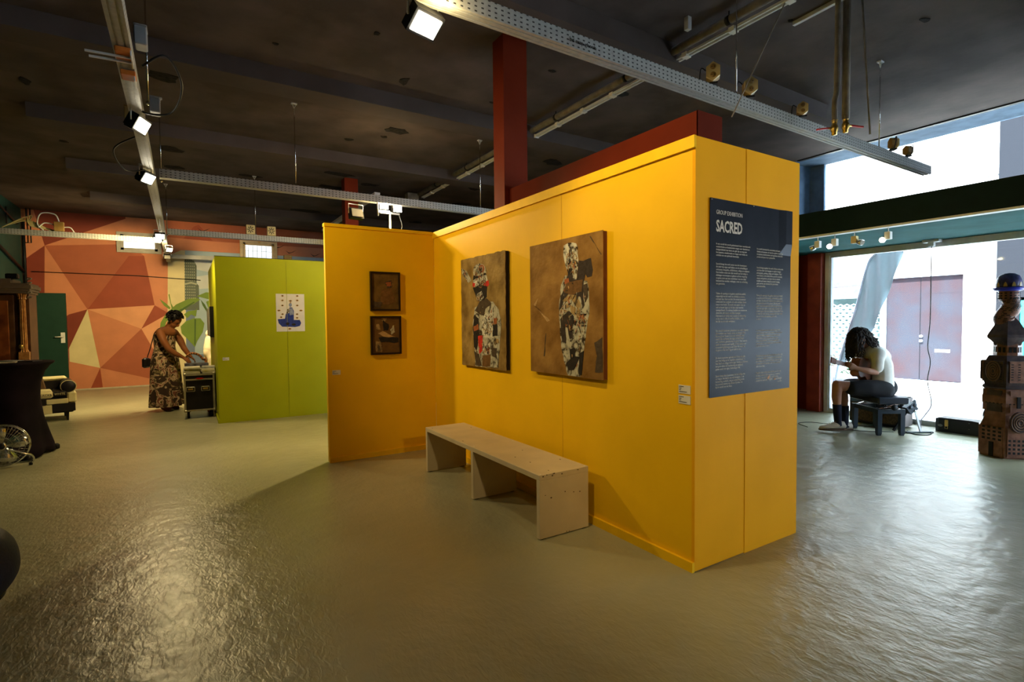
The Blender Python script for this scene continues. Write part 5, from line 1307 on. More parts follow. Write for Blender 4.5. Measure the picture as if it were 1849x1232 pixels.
# curly hair: scalp cap and many wavy locks
random.seed(21)
c, f, r, u = hfr
mb = MB(); rings = []
for i in range(1, 12):
    ph = PI * i / 18; rings.append([tuple(c + f * (-.02 + .112 * math.sin(ph) * math.cos(2 * PI * j / 20)) + r * (.092 * math.sin(ph) * math.sin(2 * PI * j / 20)) + u * (.03 + .112 * math.cos(ph))) for j in range(20)])
mb.loftv(rings)
for k in range(620):
    ph = random.uniform(.15, 1.55); th = random.uniform(0, 2 * PI)
    root = c + f * (-.02 + .108 * math.sin(ph) * math.cos(th)) + r * (.088 * math.sin(ph) * math.sin(th)) + u * (.03 + .108 * math.cos(ph))
    out = (f * math.sin(ph) * math.cos(th) + r * math.sin(ph) * math.sin(th) + u * .6 * math.cos(ph)).normalized()
    back = math.cos(th) < -.2
    L = random.uniform(.17, .30) if not back else random.uniform(.14, .24)
    p = root.copy(); pts = []; rad = []; vel = out * random.uniform(.006, .016) + (f * .005 if not back else -f * .002); w0 = random.uniform(0, 6); am = random.uniform(.005, .015)
    n_ = 9
    for s in range(n_):
        wob = Vector((math.sin(w0 + s * 1.9), math.cos(w0 + s * 2.1), 0)) * am
        pts.append(p + wob); rad.append((.0068 if L < .22 else .0050) * (1 - .75 * s / n_) + .001)
        vel = vel * .60 + Vector((0, 0, -1)) * (L / n_) * .55
        if back: vel += Vector((-.008, 0, 0))
        p = p + vel
        # locks at the back rest on the shoulders
        if p.z < 1.02 and p.x < .13: p.z = max(p.z, 1.02 - max(0, .05 - p.x) * .9) + random.uniform(0, .012); vel.z = 0
    mb.tube(pts, rad, 5)
ho = mb.build('curly_hair', HAIR, man)

# guitar, held but its own thing
WG = mat('guitar_back_wood', (.045, .014, .008), .28, c2=(.08, .025, .012), scale=6); WT = mat('guitar_side_wood', (.20, .055, .018), .25, c2=(.28, .09, .03), scale=5)
NK = mat('guitar_neck_wood', (.10, .035, .020), .35)
gq = thing('guitar', 'dark brown acoustic guitar on the seated player\'s lap, neck pointing left', 'guitar', (GX, GY, 0), GR)
nb = Vector((.41, .13, .815)); nh = Vector((.70, .34, .885)); nd = (nh - nb).normalized()
tn = nd.cross(Vector((0, 0, 1))).normalized()   # normal of the soundboard, away from the player
if tn.x < 0: tn = -tn
tu = tn.cross(nd); tu = tu if tu.z > 0 else -tu
outl = []
for t, hw_ in ((0, .02), (.01, .075), (.04, .118), (.09, .135), (.14, .128), (.185, .112), (.22, .115), (.27, .145), (.33, .175), (.39, .182), (.44, .165), (.475, .11), (.485, .03)):
    outl.append((t, hw_))
sc_g = .86
pts = [(t * sc_g, h_ * sc_g) for t, h_ in outl] + [(t * sc_g, -h_ * sc_g) for t, h_ in outl[::-1]]
bc = nb - tn * .005
P3 = [bc - nd * t + tu * h_ for t, h_ in pts]
gm_ = MB(); gm_.prism(P3, -tn * .088, None, False); gm_.build('body_sides', WT, gq)
MB().prism([p - tn * .088 for p in P3], -tn * .004).build('body_back', WG, gq)
MB().prism(P3, tn * .004).build('soundboard', mat('spruce_top', (.50, .27, .09), .3), gq)
hcn = bc - nd * (.15 * sc_g)
MB().prism([hcn + tn * .0045 + nd * .045 * math.cos(a) + tu * .045 * math.sin(a) for a in [2 * PI * k / 20 for k in range(20)]], tn * .001).build('sound_hole', BLACK, gq)
MB().bar(nb - nd * .02, nh, .046, .020, None, tn).build('neck', NK, gq)
MB().bar(nb - nd * .10 + tn * .013, nh + tn * .013, .050, .007, None, tn).build('fretboard', BLACK, gq)
MB().bar(nh, nh + nd * .14 - tn * .02, .066, .014, None, tn).build('headstock', NK, gq)
mb = MB()
for k in range(3):
    for q in (-1, 1):
        p = nh + nd * (.03 + .04 * k) - tn * .006; mb.tube([p + tu * .025 * q, p + tu * .055 * q], .004, 6).obb(p + tu * .055 * q, nd, tn, tu, .008, .004, .006)
mb.each('tuning_peg', CHROME, gq)
mb = MB()
for k in range(6): mb.tube([hcn - nd * .13 + tn * .012 + tu * (.02 - .008 * k), nh + tn * .020 + tu * (.016 - .0065 * k)], .0008, 4)
mb.each('string', CHROME, gq)

# --- standing woman in a long patterned dress; local +x forward (towards the case)
def standing(name, label, loc, rz, skinm, hairm, dressm, scale, kind):
    HC = (.165, 0, 1.455); hp, hfr = head_parts(HC, (.72, 0, -.70), (.70, 0, .72), 1.02)
    bd = skin_chain([(-.02, 0, .88, .14, .17), (-.01, 0, 1.02, .11, .135), (.01, 0, 1.16, .115, .155), (.03, 0, 1.27, .095, .15), (.06, 0, 1.335, .055, .06), (.10, 0, 1.385, .052, .052), (.13, 0, 1.42, .052, .052),
        (.04, .17, 1.265, .062, .062), (.11, .21, 1.14, .056, .056), (.18, .20, 1.00, .045, .045), (.27, .15, .92, .040, .038), (.36, .09, .86, .026, .024),
        (.04, -.17, 1.265, .062, .062), (.12, -.22, 1.14, .056, .056), (.20, -.21, 1.00, .046, .046), (.28, -.16, .92, .040, .038), (.36, -.10, .86, .026, .024),
        (-.02, .09, .80, .10, .10), (-.01, .09, .50, .065, .065), (-.03, .09, .30, .058, .058), (-.04, .09, .09, .035, .035), (.02, .09, .035, .034, .028), (.12, .10, .025, .030, .018),
        (-.02, -.09, .80, .10, .10), (-.01, -.09, .50, .065, .065), (-.03, -.09, .30, .058, .058), (-.04, -.09, .09, .035, .035), (.02, -.09, .035, .034, .028), (.12, -.10, .025, .030, .018)],
        [(0, 1), (1, 2), (2, 3), (3, 4), (4, 5), (5, 6), (3, 7), (7, 8), (8, 9), (9, 10), (10, 11), (3, 12), (12, 13), (13, 14), (14, 15), (15, 16), (0, 17), (17, 18), (18, 19), (19, 20), (20, 21), (21, 22), (0, 23), (23, 24), (24, 25), (25, 26), (26, 27), (27, 28)])
    h1 = hand((.36, .09, .86), (.75, -.1, -.6), (-.3, -.4, -.5), .6, .95, -1); h2 = hand((.36, -.10, .86), (.75, .1, -.6), (-.3, .4, -.5), .6, .95, 1)
    wo = remeshed(name, [bd] + hp + h1 + h2, skinm, .008, smooth=2, loc=loc, rz=rz)
    wo.scale = (scale,) * 3
    tag(wo, label, 'person'); eyes(wo, hfr, 1.02)
    rings = []
    if kind == 'dress':
        prof = [(.075, .22, .26), (.20, .215, .25), (.45, .20, .235), (.70, .19, .225), (.84, .178, .215), (.95, .150, .185), (1.03, .135, .165), (1.12, .140, .175), (1.20, .138, .175), (1.245, .118, .150)]
        for z, ra, rb_ in prof:
            fold = max(0, (.95 - z)) * .030
            rings.append([(-.005 + .02 * max(0, z - 1) + (ra + fold * math.cos(9 * a + z * 2)) * math.cos(a), (rb_ + fold * math.cos(9 * a + z * 2)) * math.sin(a), z) for a in [2 * PI * k / 72 for k in range(72)]])
        MB().loftv(rings, None, False, True).build('long_dress', dressm, wo)
        mb = MB()
        for q in (-1, 1): mb.tube(curve_pts([(.12, .09 * q, 1.24), (.08, .10 * q, 1.31), (.0, .085 * q, 1.33), (-.08, .07 * q, 1.25), (-.11, .07 * q, 1.20)]), .008, 6)
        mb.each('dress_strap', mat('pale_strap', (.5, .35, .2), .6), wo)
    else:
        tp_ = skin_chain([(-.02, 0, .98, .15, .185), (.0, 0, 1.14, .14, .175), (.03, 0, 1.27, .115, .165), (.04, .17, 1.265, .075, .075), (.08, .20, 1.17, .07, .07), (.04, -.17, 1.265, .075, .075), (.09, -.21, 1.17, .07, .07)], [(0, 1), (1, 2), (2, 3), (3, 4), (2, 5), (5, 6)])
        remeshed('white_top', [tp_], dressm, .01, wo, 4)
        tr_ = skin_chain([(-.02, 0, .92, .155, .185), (-.02, .095, .80, .12, .115), (-.01, .095, .45, .085, .085), (-.03, .095, .11, .075, .075), (-.02, -.095, .80, .12, .115), (-.01, -.095, .45, .085, .085), (-.03, -.095, .11, .075, .075)], [(0, 1), (1, 2), (2, 3), (0, 4), (4, 5), (5, 6)])
        remeshed('pale_trousers', [tr_], mat('cream_trousers', (.55, .46, .32), .8), .01, wo, 4)
    c, f, r, u = hfr; random.seed(8)
    mb = MB(); rings = []
    for i in range(1, 12):
        ph = PI * i / 17; rings.append([tuple(c + f * (-.028 + .104 * math.sin(ph) * math.cos(2 * PI * j / 20)) + r * (.092 * math.sin(ph) * math.sin(2 * PI * j / 20)) + u * (.035 + .106 * math.cos(ph))) for j in range(20)])
    mb.loftv(rings)
    for k in range(150):
        ph = random.uniform(.1, 1.9); th = random.uniform(PI * .45, PI * 1.55) if ph > 1 else random.uniform(0, 2 * PI)
        q = Vector((math.sin(ph) * math.cos(th), math.sin(ph) * math.sin(th), math.cos(ph)))
        ct = c + f * (-.028 + .105 * q.x) + r * .092 * q.y + u * (.035 + .105 * q.z); e = (f * q.x + r * q.y + u * q.z)
        a = e.cross(Vector((.3, .5, .8))).normalized() * .016; b_ = e.cross(a).normalized() * .016
        mb.tube([ct, ct + e * .012 + a, ct + e * .022 + b_, ct + e * .014 - a], [.010, .011, .010, .006], 5)
    mb.build('short_curly_hair', hairm, wo)
    return wo
dm, nt, b = newmat('camouflage_floral_fabric')
tcn = nt.nodes.new('ShaderNodeTexCoord'); nn = nt.nodes.new('ShaderNodeTexNoise'); nn.inputs['Scale'].default_value = 9.5; nn.inputs['Detail'].default_value = 2; nn.inputs['Distortion'].default_value = 1.2
nt.links.new(tcn.outputs['Object'], nn.inputs['Vector']); cr = nt.nodes.new('ShaderNodeValToRGB'); cr.color_ramp.interpolation = 'CONSTANT'
e = cr.color_ramp.elements; e[0].position = 0; e[0].color = (.045, .020, .010, 1); e[1].position = .47; e[1].color = (.18, .13, .05, 1)
for p_, c_ in ((.51, (.55, .38, .24)), (.585, (.20, .06, .035)), (.66, (.07, .045, .02))):
    q = e.new(p_); q.color = (*c_, 1)
nt.links.new(nn.outputs[0], cr.inputs[0]); nt.links.new(cr.outputs[0], b.inputs['Base Color']); b.inputs['Roughness'].default_value = .85
wrz = math.atan2(-.53, .85)
wo = standing('person', 'woman in a long camouflage-floral dress bending over the flight case', (-2.62, 8.30, 0), wrz, SK1, HAIRB, dm, 1.0, 'dress')
for q in (-1, 1):
    pass
bg = thing('handbag', 'small black handbag hanging at the woman\'s back on a long strap', 'handbag', (-2.62, 8.30, 0), wrz)
MB().cbox(-.285, -.215, -.16, -.02, .70, .86, .02).build('bag_body', BLKL, bg)
MB().tube(curve_pts([(-.25, -.06, .87), (-.19, -.08, 1.0), (-.13, -.10, 1.15), (-.09, -.11, 1.25), (-.02, -.11, 1.325), (.05, -.10, 1.325)]), .007, 6).build('strap', BLKL, bg)
w2o = standing('person', 'person in white top and cream trousers half hidden behind the green wall', (-1.90, 9.25, 0), .3, SK3, HAIRB, mat('white_blouse', (.60, .52, .38), .8), .96, 'top')

# ================================================================== BY THE SHOP WINDOW
BB = mat('black_bench_lacquer', (.016, .024, .034), .3, var=.1)
pb = thing('piano_bench', 'adjustable black piano bench under the guitarist', 'bench', (4.80, 1.15, 0), math.atan2(.57, -.82))
MB().cbox(-.175, .175, -.29, .29, .375, .455, .012).build('padded_seat', mat('black_vinyl_pad', (.016, .020, .028), .28), pb)
for x in (-.13, .13):
    for y in (-.235, .225):
        MB().loftv([[(x + a * .018, y + b_ * .018, 0.0) for a, b_ in ((-1, -1), (1, -1), (1, 1), (-1, 1))], [(x + a * .024, y + b_ * .024, .03) for a, b_ in ((-1, -1), (1, -1), (1, 1), (-1, 1))], [(x + a * .026, y + b_ * .026, .31) for a, b_ in ((-1, -1), (1, -1), (1, 1), (-1, 1))]], None, True, False).build('leg', BB, pb)
mb = MB(); mb.box(-.14, .14, -.25, -.225, .26, .31).box(-.14, .14, .225, .25, .26, .31).box(-.145, -.12, -.25, .25, .26, .31).box(.12, .145, -.25, .25, .26, .31)
mb.each('apron', BB, pb)
mb = MB()
for q in (-1, 1): mb.bar((-.11 * q, -.2, .31), (.11 * q, -.2, .37), .012, .02).bar((-.11 * q, .2, .31), (.11 * q, .2, .37), .012, .02)
mb.tube([(0, -.28, .34), (0, .28, .34)], .008, 8)
mb.each('scissor_bar', CHROME, pb)
for q in (-1, 1): MB().lathe([(.012, .28 * q), (.035, .285 * q), (.035, .305 * q), (.01, .31 * q)], (0, 0, .34), 16, axis='y').build('adjusting_knob', BLACK, pb)

am = thing('amplifier', 'brown and black guitar amplifier with pale side behind the piano bench', 'amplifier', (5.30, 1.33, 0), -.02)
MB().cbox(-.10, .16, -.29, .33, .01, .385, .012).build('cabinet', mat('tolex_black', (.02, .018, .018), .6), am)
MB().box(-.106, -.10, -.25, .30, .04, .27).build('grille_cloth', mat('brown_grille', (.10, .06, .03), .8, var=.2, scale=60), am)
MB().box(-.108, -.10, -.26, .31, .28, .36).build('control_panel', mat('slate_panel', (.05, .08, .11), .35), am)
mb = MB()
for k in range(6): mb.lathe([(.011, -.12), (.013, -.108)], (0, -.2 + .085 * k, .32), 10, axis='x')
mb.each('knob', CHROME, am)
MB().box(-.08, .15, -.296, -.29, .02, .375).build('pale_side_panel', mat('pale_felt', (.32, .26, .25), .8), am)
MB().bar((-.02, -.15, .40), (-.02, .15, .40), .02, .012).build('carry_handle', BLACK, am)

fs_ = thing('folded_stand', 'small folded black and silver stand with a flat bar foot beside the amplifier', 'stand', (5.10, .83, 0), math.atan2(-.53, .848))
MB().cbox(-.16, .16, -.02, .03, 0, .018, .004).build('foot_bar', mat('stand_dark', (.03, .05, .05), .4), fs_)
MB().bar((.02, .005, .015), (-.04, .02, .26), .022, .012, None, (0, 1, 0)).build('silver_leg', ALU, fs_)
MB().bar((-.24, .10, .01), (-.12, .03, .28), .024, .02, None, (0, 1, 0)).build('dark_leg', BLACK, fs_)
mb = MB(); mb.obb((-.10, .02, .30), (.8, 0, .6), (0, 1, 0), (-.6, 0, .8), .055, .035, .05).lathe([(.02, -.04), (.03, -.03), (.03, .03), (.02, .04)], (-.07, .02, .34), 12, axis='y').lathe([(.024, -.04), (.024, .04)], (-.12, .02, .31), 12, axis='y').prism([(-.08, 0, .36), (-.05, 0, .40), (-.04, 0, .35)], (0, .03, 0))
mb.build('clamp_head', mat('stand_slate', (.04, .05, .065), .4), fs_)
MB().lathe([(.012, -.045), (.014, -.04), (.012, -.036)], (-.07, .02, .27), 10, axis='y').build('bolt', CHROME, fs_)

gc = thing('guitar_case', 'long black hard guitar case lying on edge along the shop window', 'guitar case', (5.50, .79, 0), math.radians(-89))
rings = []
for t, h_, w_ in ((0, .15, .06), (.04, .17, .09), (.35, .17, .09), (.55, .15, .09), (.95, .12, .07), (1.0, .10, .06)):
    rings.append([(t, a * w_, z) for a, z in ((-1, .0), (1, .0), (1, h_), (-1, h_))])
MB().loftv(rings, None, True, False).build('shell', mat('black_case_vinyl', (.012, .012, .015), .5), gc)
mb = MB(); mb.cbox(.10, .135, -.105, -.088, .07, .15, .006); mb.tube([(.105, -.10, .07), (.105, -.10, .045), (.13, -.10, .045), (.13, -.10, .07)], .004, 6); mb.build('latch', BRASS, gc)
MB().prism([(.055 + .025 * math.cos(a), -.089, .075 + .016 * math.sin(a)) for a in [2 * PI * k / 14 for k in range(14)]], (0, -.002, 0)).build('oval_badge', mat('badge_grey', (.2, .2, .2), .4), gc)
mb = MB()
for x, z in ((.33, .14), (.33, .07), (.42, .12), (.42, .06)): mb.lathe([(.006, -.093), (.005, -.089)], (x, 0, z), 8, axis='y')
mb.each('rivet', CHROME, gc)
fcb = MB()
fcb.tube(curve_pts([(4.9, 1.02, .006), (4.75, 1.15, .006), (4.62, 1.3, .006), (4.55, 1.5, .006), (4.7, 1.62, .006), (4.85, 1.5, .006), (5.1, 1.2, .02)]), .004, 6)
fcb.tube(curve_pts([(4.35, 1.75, .006), (4.5, 1.95, .006), (4.7, 1.9, .006), (4.8, 1.7, .006), (5.15, 1.5, .02)]), .004, 6)
fcb.tube(curve_pts([(5.1, .95, .006), (5.0, .9, .006), (4.95, .8, .006), (5.05, .72, .006), (5.25, .75, .006)]), .006, 6)
tag(fcb.build('floor_cables', BLACK), 'thin dark cables curling over the floor around the piano bench', 'cable')

# ---- ceramic tower
CLAY = mat('brown_glazed_clay', (.15, .062, .042), .4, c2=(.25, .115, .075), scale=14, bump=.3, bscale=40)
CLAY2 = mat('dark_glazed_clay', (.042, .028, .034), .35, c2=(.075, .048, .050), scale=14, bump=.3)
CLAY3 = mat('tan_ring_clay', (.17, .085, .05), .4)
BLUE = mat('cobalt_glaze', (.02, .03, .36), .3)
GOLD = mat('ochre_glaze', (.30, .19, .05), .3)
tw = thing('ceramic_tower', 'tall brown ceramic tower of stacked houses topped by a blue-rimmed dome', 'sculpture', (4.60, -.07, 0), 0)
tw.scale = (.81, .81, 1)
random.seed(31)
def poly(r, z, n=6, ph=0, sx=1, sy=1, ox=0, oy=0): return [(ox + r * sx * math.cos(2 * PI * k / n + ph), oy + r * sy * math.sin(2 * PI * k / n + ph), z) for k in range(n)]
PH = math.radians(194)      # a corner of the hexagon looks toward the room
def blk(nm, rings, m_=CLAY): return MB().loftv(rings, None, True, False).build(nm, m_, tw)
b0 = blk('base_block', [poly(.255, 0, 6, PH), poly(.27, .04, 6, PH), poly(.265, .30, 6, PH), poly(.23, .37, 6, PH), poly(.215, .42, 6, PH)])
b1_ = blk('lower_block', [poly(.215, .42, 6, PH), poly(.225, .50, 6, PH), poly(.25, .54, 6, PH), poly(.25, .60, 6, PH), poly(.225, .64, 6, PH), poly(.22, .68, 6, PH)], CLAY)
blk('ledge', [poly(.235, .675, 6, PH), poly(.255, .69, 6, PH), poly(.235, .71, 6, PH)], CLAY2)
b2 = blk('upper_block', [poly(.225, .71, 6, PH), poly(.245, .76, 6, PH), poly(.245, .92, 6, PH), poly(.19, 1.0, 6, PH)], CLAY2)
b3 = blk('window_drum', [poly(.13, .99, 8, PH), poly(.13, 1.12, 8, PH)], CLAY)
b4 = blk('diamond_roof', [poly(.135, 1.10, 6, PH), poly(.15, 1.13, 6, PH), poly(.215, 1.18, 6, PH), poly(.21, 1.205, 6, PH), poly(.12, 1.33, 6, PH), poly(.08, 1.37, 6, PH)], CLAY2)
def face_frame(k, r, n=6, ph=PH):
    a0 = 2 * PI * k / n + ph; a1 = 2 * PI * (k + 1) / n + ph; am_ = (a0 + a1) / 2; ap = r * math.cos(PI / n)
    return Vector((math.cos(am_), math.sin(am_), 0)), Vector((-math.sin(am_), math.cos(am_), 0)), ap
def windows(k, r, z0, z1, cols_, rows, wid, m_=BLACK, n=6):
    nrm, tan, ap = face_frame(k, r, n); mb = MB(); half = r * math.sin(PI / n) * .82
    for i in range(cols_):
        for j in range(rows):
            s = -half + 2 * half * (i + .5) / cols_; z = z0 + (z1 - z0) * (j + .5) / rows
            mb.obb(nrm * (ap - .001) + tan * s + Vector((0, 0, z)), tan, nrm, (0, 0, 1), half / cols_ * wid, .004, (z1 - z0) / rows / 2 * wid, m_)
    return mb
def slabface(nm, k, r, z0, z1, m_, f_=1.0, th=.012, n=6):
    nrm, tan, ap = face_frame(k, r, n); half = r * math.sin(PI / n) * f_
    return MB().obb(nrm * (ap + th * .3) + Vector((0, 0, (z0 + z1) / 2)), tan, nrm, (0, 0, 1), half, th, (z1 - z0) / 2).build(nm, m_, tw)
def disc(nm, k, r, s, z, rad, sx=1.0, n=6):
    nrm, tan, ap = face_frame(k, r, n); c = nrm * (ap + .012) + tan * s + Vector((0, 0, z))
    mb = MB(); mb.prism([c + tan * rad * sx * math.cos(a) + Vector((0, 0, rad * math.sin(a))) for a in [2 * PI * q / 24 for q in range(24)]], nrm * .018, CLAY2)
    for q, f_ in enumerate((.92, .68, .46, .24)):
        mb.tube([c + nrm * .02 + tan * rad * f_ * sx * math.cos(a) + Vector((0, 0, rad * f_ * math.sin(a))) for a in [2 * PI * w_ / 24 for w_ in range(25)]], .0055, 6, CLAY3)
    return mb.build(nm, CLAY2, tw)
# faces 5 (left of the corner) and 0 (right of the corner) look to the room
for k in range(6):
    slabface('wall_tile', k, .262, .02, .30, CLAY, .86)
    windows(k, .278, .16 if k % 2 else .04, .31 if k % 2 else .20, 5 if k % 2 == 0 else 4, 4, .55).build('window_holes', BLACK, tw)
    slabface('wall_tile', k, .215, .45, .66, CLAY if k % 2 == 0 else CLAY2, .7, .02)
    windows(k, .245, .50, .60, 5, 1, .45).build('window_holes', BLACK, tw)
    slabface('wall_tile', k, .238, .74, .95, CLAY if k % 2 == 0 else CLAY2, .78, .012)
    windows(k, .256, .76, .93, 3, 7, .35).build('window_holes', CLAY3, tw)
nrm, tan, ap = face_frame(5, .285); MB().obb(nrm * ap + Vector((0, 0, .08)), tan, nrm, (0, 0, 1), .022, .006, .07).build('doorway', BLACK, tw)
nrm, tan, ap = face_frame(0, .262); MB().obb(nrm * ap + Vector((0, 0, .55)), tan, nrm, (0, 0, 1), .018, .006, .055).build('doorway', BLACK, tw)
for k in (0, 3): disc('ring_disc', k, .27, .0, .36, .105, .95)
for k in (5, 2): disc('ring_disc', k, .242, .0, .85, .105, .75)
disc('ring_disc', 4, .236, 0, .85, .10, .8)
mb = MB()
for k in range(8): mb.v and None; mb = mb.add(*(lambda m2: (m2.v, m2.f))(windows(k, .134, 1.015, 1.10, 2, 1, .6, None, 8)))
mb.build('window_holes', BLACK, tw)
# twisted slatted tube
tb_ = MB(); ctr = curve_pts([(0, 0, 1.20), (-.01, .01, 1.30), (-.025, .03, 1.38), (-.01, -.02, 1.46), (.0, -.025, 1.52), (.01, -.005, 1.60)], 5)
rad = [.108 - .0012 * i + .006 * math.sin(i * .9) for i in range(len(ctr))]
tb_.tube(ctr, rad, 16).build('twisted_shaft', CLAY, tw)
mb = MB()
for i in range(2, len(ctr), 1):
    for j in range(12):
        if random.random() < .25: continue
        a = 2 * PI * j / 12 + i * .1; c = ctr[i]; e_ = Vector((math.cos(a), math.sin(a), 0)); t_ = Vector((-e_.y, e_.x, 0))
        mb.obb(c + e_ * (rad[i] * .99), t_, e_, (0, 0, 1), .016, .006, .004)
mb.build('slots', BLACK, tw)
MB().tube([(.105 * math.cos(a), .105 * math.sin(a), 1.225 + .02 * math.cos(2 * a)) for a in [2 * PI * q / 24 for q in range(25)]], .006, 6).build('shaft_rim', CLAY3, tw)
MB().lathe([(.085, 1.54), (.10, 1.58), (.095, 1.63), (.08, 1.65)], (0, 0, 0), 20).build('lantern', CLAY, tw)
mb = MB()
for j in range(14):
    for z in (1.565, 1.59, 1.615):
        a = 2 * PI * j / 14; mb.obb((.098 * math.cos(a), .098 * math.sin(a), z), (-math.sin(a), math.cos(a), 0), (math.cos(a), math.sin(a), 0), (0, 0, 1), .010, .005, .006)
mb.build('lantern_holes', BLACK, tw)
MB().lathe([(.10, 1.635), (.14, 1.645), (.152, 1.67), (.135, 1.672), (.11, 1.665)], (0, 0, 0), 28).build('blue_rim', BLUE, tw)
MB().lathe([(.118, 1.665), (.122, 1.70), (.116, 1.745), (.096, 1.785), (.056, 1.808), (0, 1.815)], (0, 0, 0), 28).build('dome', mat('indigo_glaze', (.025, .022, .075), .35, var=.3, scale=20), tw)
mb = MB()
for j in range(10):
    a = 2 * PI * j / 10; mb.prism([(.123 * math.cos(a + w_), .123 * math.sin(a + w_), z) for w_, z, q in ((-.16, 1.68, 0), (.16, 1.68, 0), (.10, 1.71, 0), (0, 1.725, 0), (-.10, 1.71, 0))], (.002 * math.cos(a), .002 * math.sin(a), 0))
mb.each('gold_petal', GOLD, tw)

# ================================================================== THE STREET
XS = 11.47
PAVE = mat('pale_paving', (.62, .62, .60), .8, var=.05, scale=2)
st_ = struct(MB().box(5.8, XS, -14, 22, -.10, -.03).build('street', PAVE))
for y in range(-6, 12):
    MB().box(5.9, XS - .1, y * .9, y * .9 + .012, -.03, -.028).build('paving_joint', mat('joint_grey', (.45, .45, .44), .9), st_)
FAC = mat('white_render', (.80, .80, .78), .8, var=.03)
fb = MB(); holes = [(2.42, 3.86, -.03, 2.30), (3.95, 6.9, .15, 1.88)]
ys = [1.87, 2.42, 3.86, 3.95, 6.9, 22]; zs = [-.03, .15, 1.88, 2.30, 5.7]
for i in range(len(ys) - 1):
    for j in range(len(zs) - 1):
        cy, cz_ = (ys[i] + ys[i + 1]) / 2, (zs[j] + zs[j + 1]) / 2
        if not any(h[0] < cy < h[1] and h[2] < cz_ < h[3] for h in holes): fb.box(XS, XS + .4, ys[i], ys[i + 1], zs[j], zs[j + 1])
fa_ = struct(fb.build('facade', FAC))
MB().box(XS - .02, XS, 1.9, 20, 2.93, 2.96).box(XS - .02, XS, 1.9, 20, 4.2, 4.24).build('facade_moulding', mat('facade_grey', (.05, .05, .05), .8), fa_)
MB().box(XS - .10, XS, 3.95, 8, 1.94, 2.10).box(XS - .03, XS, 3.95, 8, 2.16, 2.28).build('shutter_box', mat('shutter_box_grey', (.05, .05, .06), .6, spec=.02), fa_)
PNL = mat('worn_purple_steel', (.020, .022, .030), .6, c2=(.024, .015, .018), spec=.04, scale=1.6, detail=7)
dd = thing('street_door', 'large weathered purple-brown steel double door across the street', 'door', (XS + .08, 3.14, -.03))
MB().cbox(0, .05, .055, .71, .02, 2.32, .005).build('door_leaf', PNL, dd); 
d2_ = MB().cbox(0, .05, -.715, .045, .02, 2.32, .005).build('door_leaf', PNL, dd)
MB().box(-.012, 0, -.70, .03, .04, 1.93).build('inset_panel', PNL, d2_)
MB().box(-.018, -.012, -.50, -.23, .66, .72).build('letterbox', mat('bright_steel', (.85, .86, .88), .3), d2_)
mb = MB(); mb.lathe([(.03, -.05), (.03, -.01)], (0, .02, .90), 12, axis='x').lathe([(.03, -.04), (.03, -.01)], (0, .02, 1.0), 12, axis='x'); mb.each('handle', MATS['bright_steel'], d2_)
# diamond roller grille
gr = thing('roller_grille', 'pale diamond-mesh roller grille across the street, left of the steel door', 'grille', (XS + .05, 3.95, .15))
mb = MB(); GP_ = mat('grille_steel', (.62, .70, .70), .4)
cw, ch = .15, .088
for i in range(22):
    for j in range(18):
        y0 = cw * i + (cw / 2 if j % 2 else 0); z0 = ch * j
        if y0 + cw > 2.95 or z0 + ch > 1.75: continue
        a, b_, c2_, d_ = (0, y0 + cw / 2, z0), (0, y0 + cw, z0 + ch / 2), (0, y0 + cw / 2, z0 + ch), (0, y0, z0 + ch / 2)
        for p, q in ((a, b_), (b_, c2_), (c2_, d_), (d_, a)): mb.bar(p, q, .012, .016)
o = mb.build('diamond_mesh', GP_, gr); o['kind'] = 'stuff'
MB().box(-.02, .02, -.03, 0, -.02, 1.75).box(-.02, .02, 2.92, 2.95, -.02, 1.75).build('side_rail', WHITE, gr)
struct(MB().box(XS + .4, XS + .45, 3.9, 7, 0, 2).build('shop_interior', mat('dark_teal_interior', (.045, .08, .085), .6)))
MB().prism([(XS + .3, 4.75 + .12 * (1 if k % 2 else .55) * math.cos(PI * k / 5), 1.05 + .12 * (1 if k % 2 else .55) * math.sin(PI * k / 5)) for k in range(10)], (.01, 0, 0)).build('cyan_star', mat('cyan_sign', (.05, .70, .80), .5), gr).location = (-XS - .05, -3.95, -.15)
# brick corner building with turquoise window
BRK = bpy.data.materials.new('grey_brick'); BRK.use_nodes = True
nt = BRK.node_tree; b = nt.nodes['Principled BSDF']; tcn = nt.nodes.new('ShaderNodeTexCoord'); mpn = nt.nodes.new('ShaderNodeMapping'); mpn.inputs['Rotation'].default_value = (PI / 2, 0, PI / 2)
br = nt.nodes.new('ShaderNodeTexBrick'); br.inputs['Color1'].default_value = (.0015, .0015, .0025, 1); br.inputs['Color2'].default_value = (.006, .006, .009, 1); br.inputs['Mortar'].default_value = (.011, .012, .015, 1)
br.inputs['Scale'].default_value = 1.0; br.inputs['Brick Width'].default_value = .21; br.inputs['Row Height'].default_value = .065; br.inputs['Mortar Size'].default_value = .008
nt.links.new(tcn.outputs['Object'], mpn.inputs[0]); nt.links.new(mpn.outputs[0], br.inputs[0]); nt.links.new(br.outputs[0], b.inputs['Base Color']); b.inputs['Roughness'].default_value = .8; b.inputs['Specular IOR Level'].default_value = .02
mb = MB(); mb.box(XS - .1, XS + .4, 1.52, 1.87, -.03, 7.0).box(XS - .1, XS + .4, -14, 1.52, 1.76, 7.0).box(XS - .1, XS + .4, -14, 1.52, -.03, .25)
bk = struct(mb.build('brick_building', BRK))
TQ = mat('turquoise_frame', (.02, .20, .19), .5)
mb = MB(); mb.box(XS - .06, XS + .02, 1.46, 1.52, .25, 1.76).box(XS - .06, XS + .02, -3, 1.52, 1.70, 1.76).box(XS - .06, XS + .02, .3, .35, .25, 1.7)
mb.build('shop_window_frame', TQ, bk)
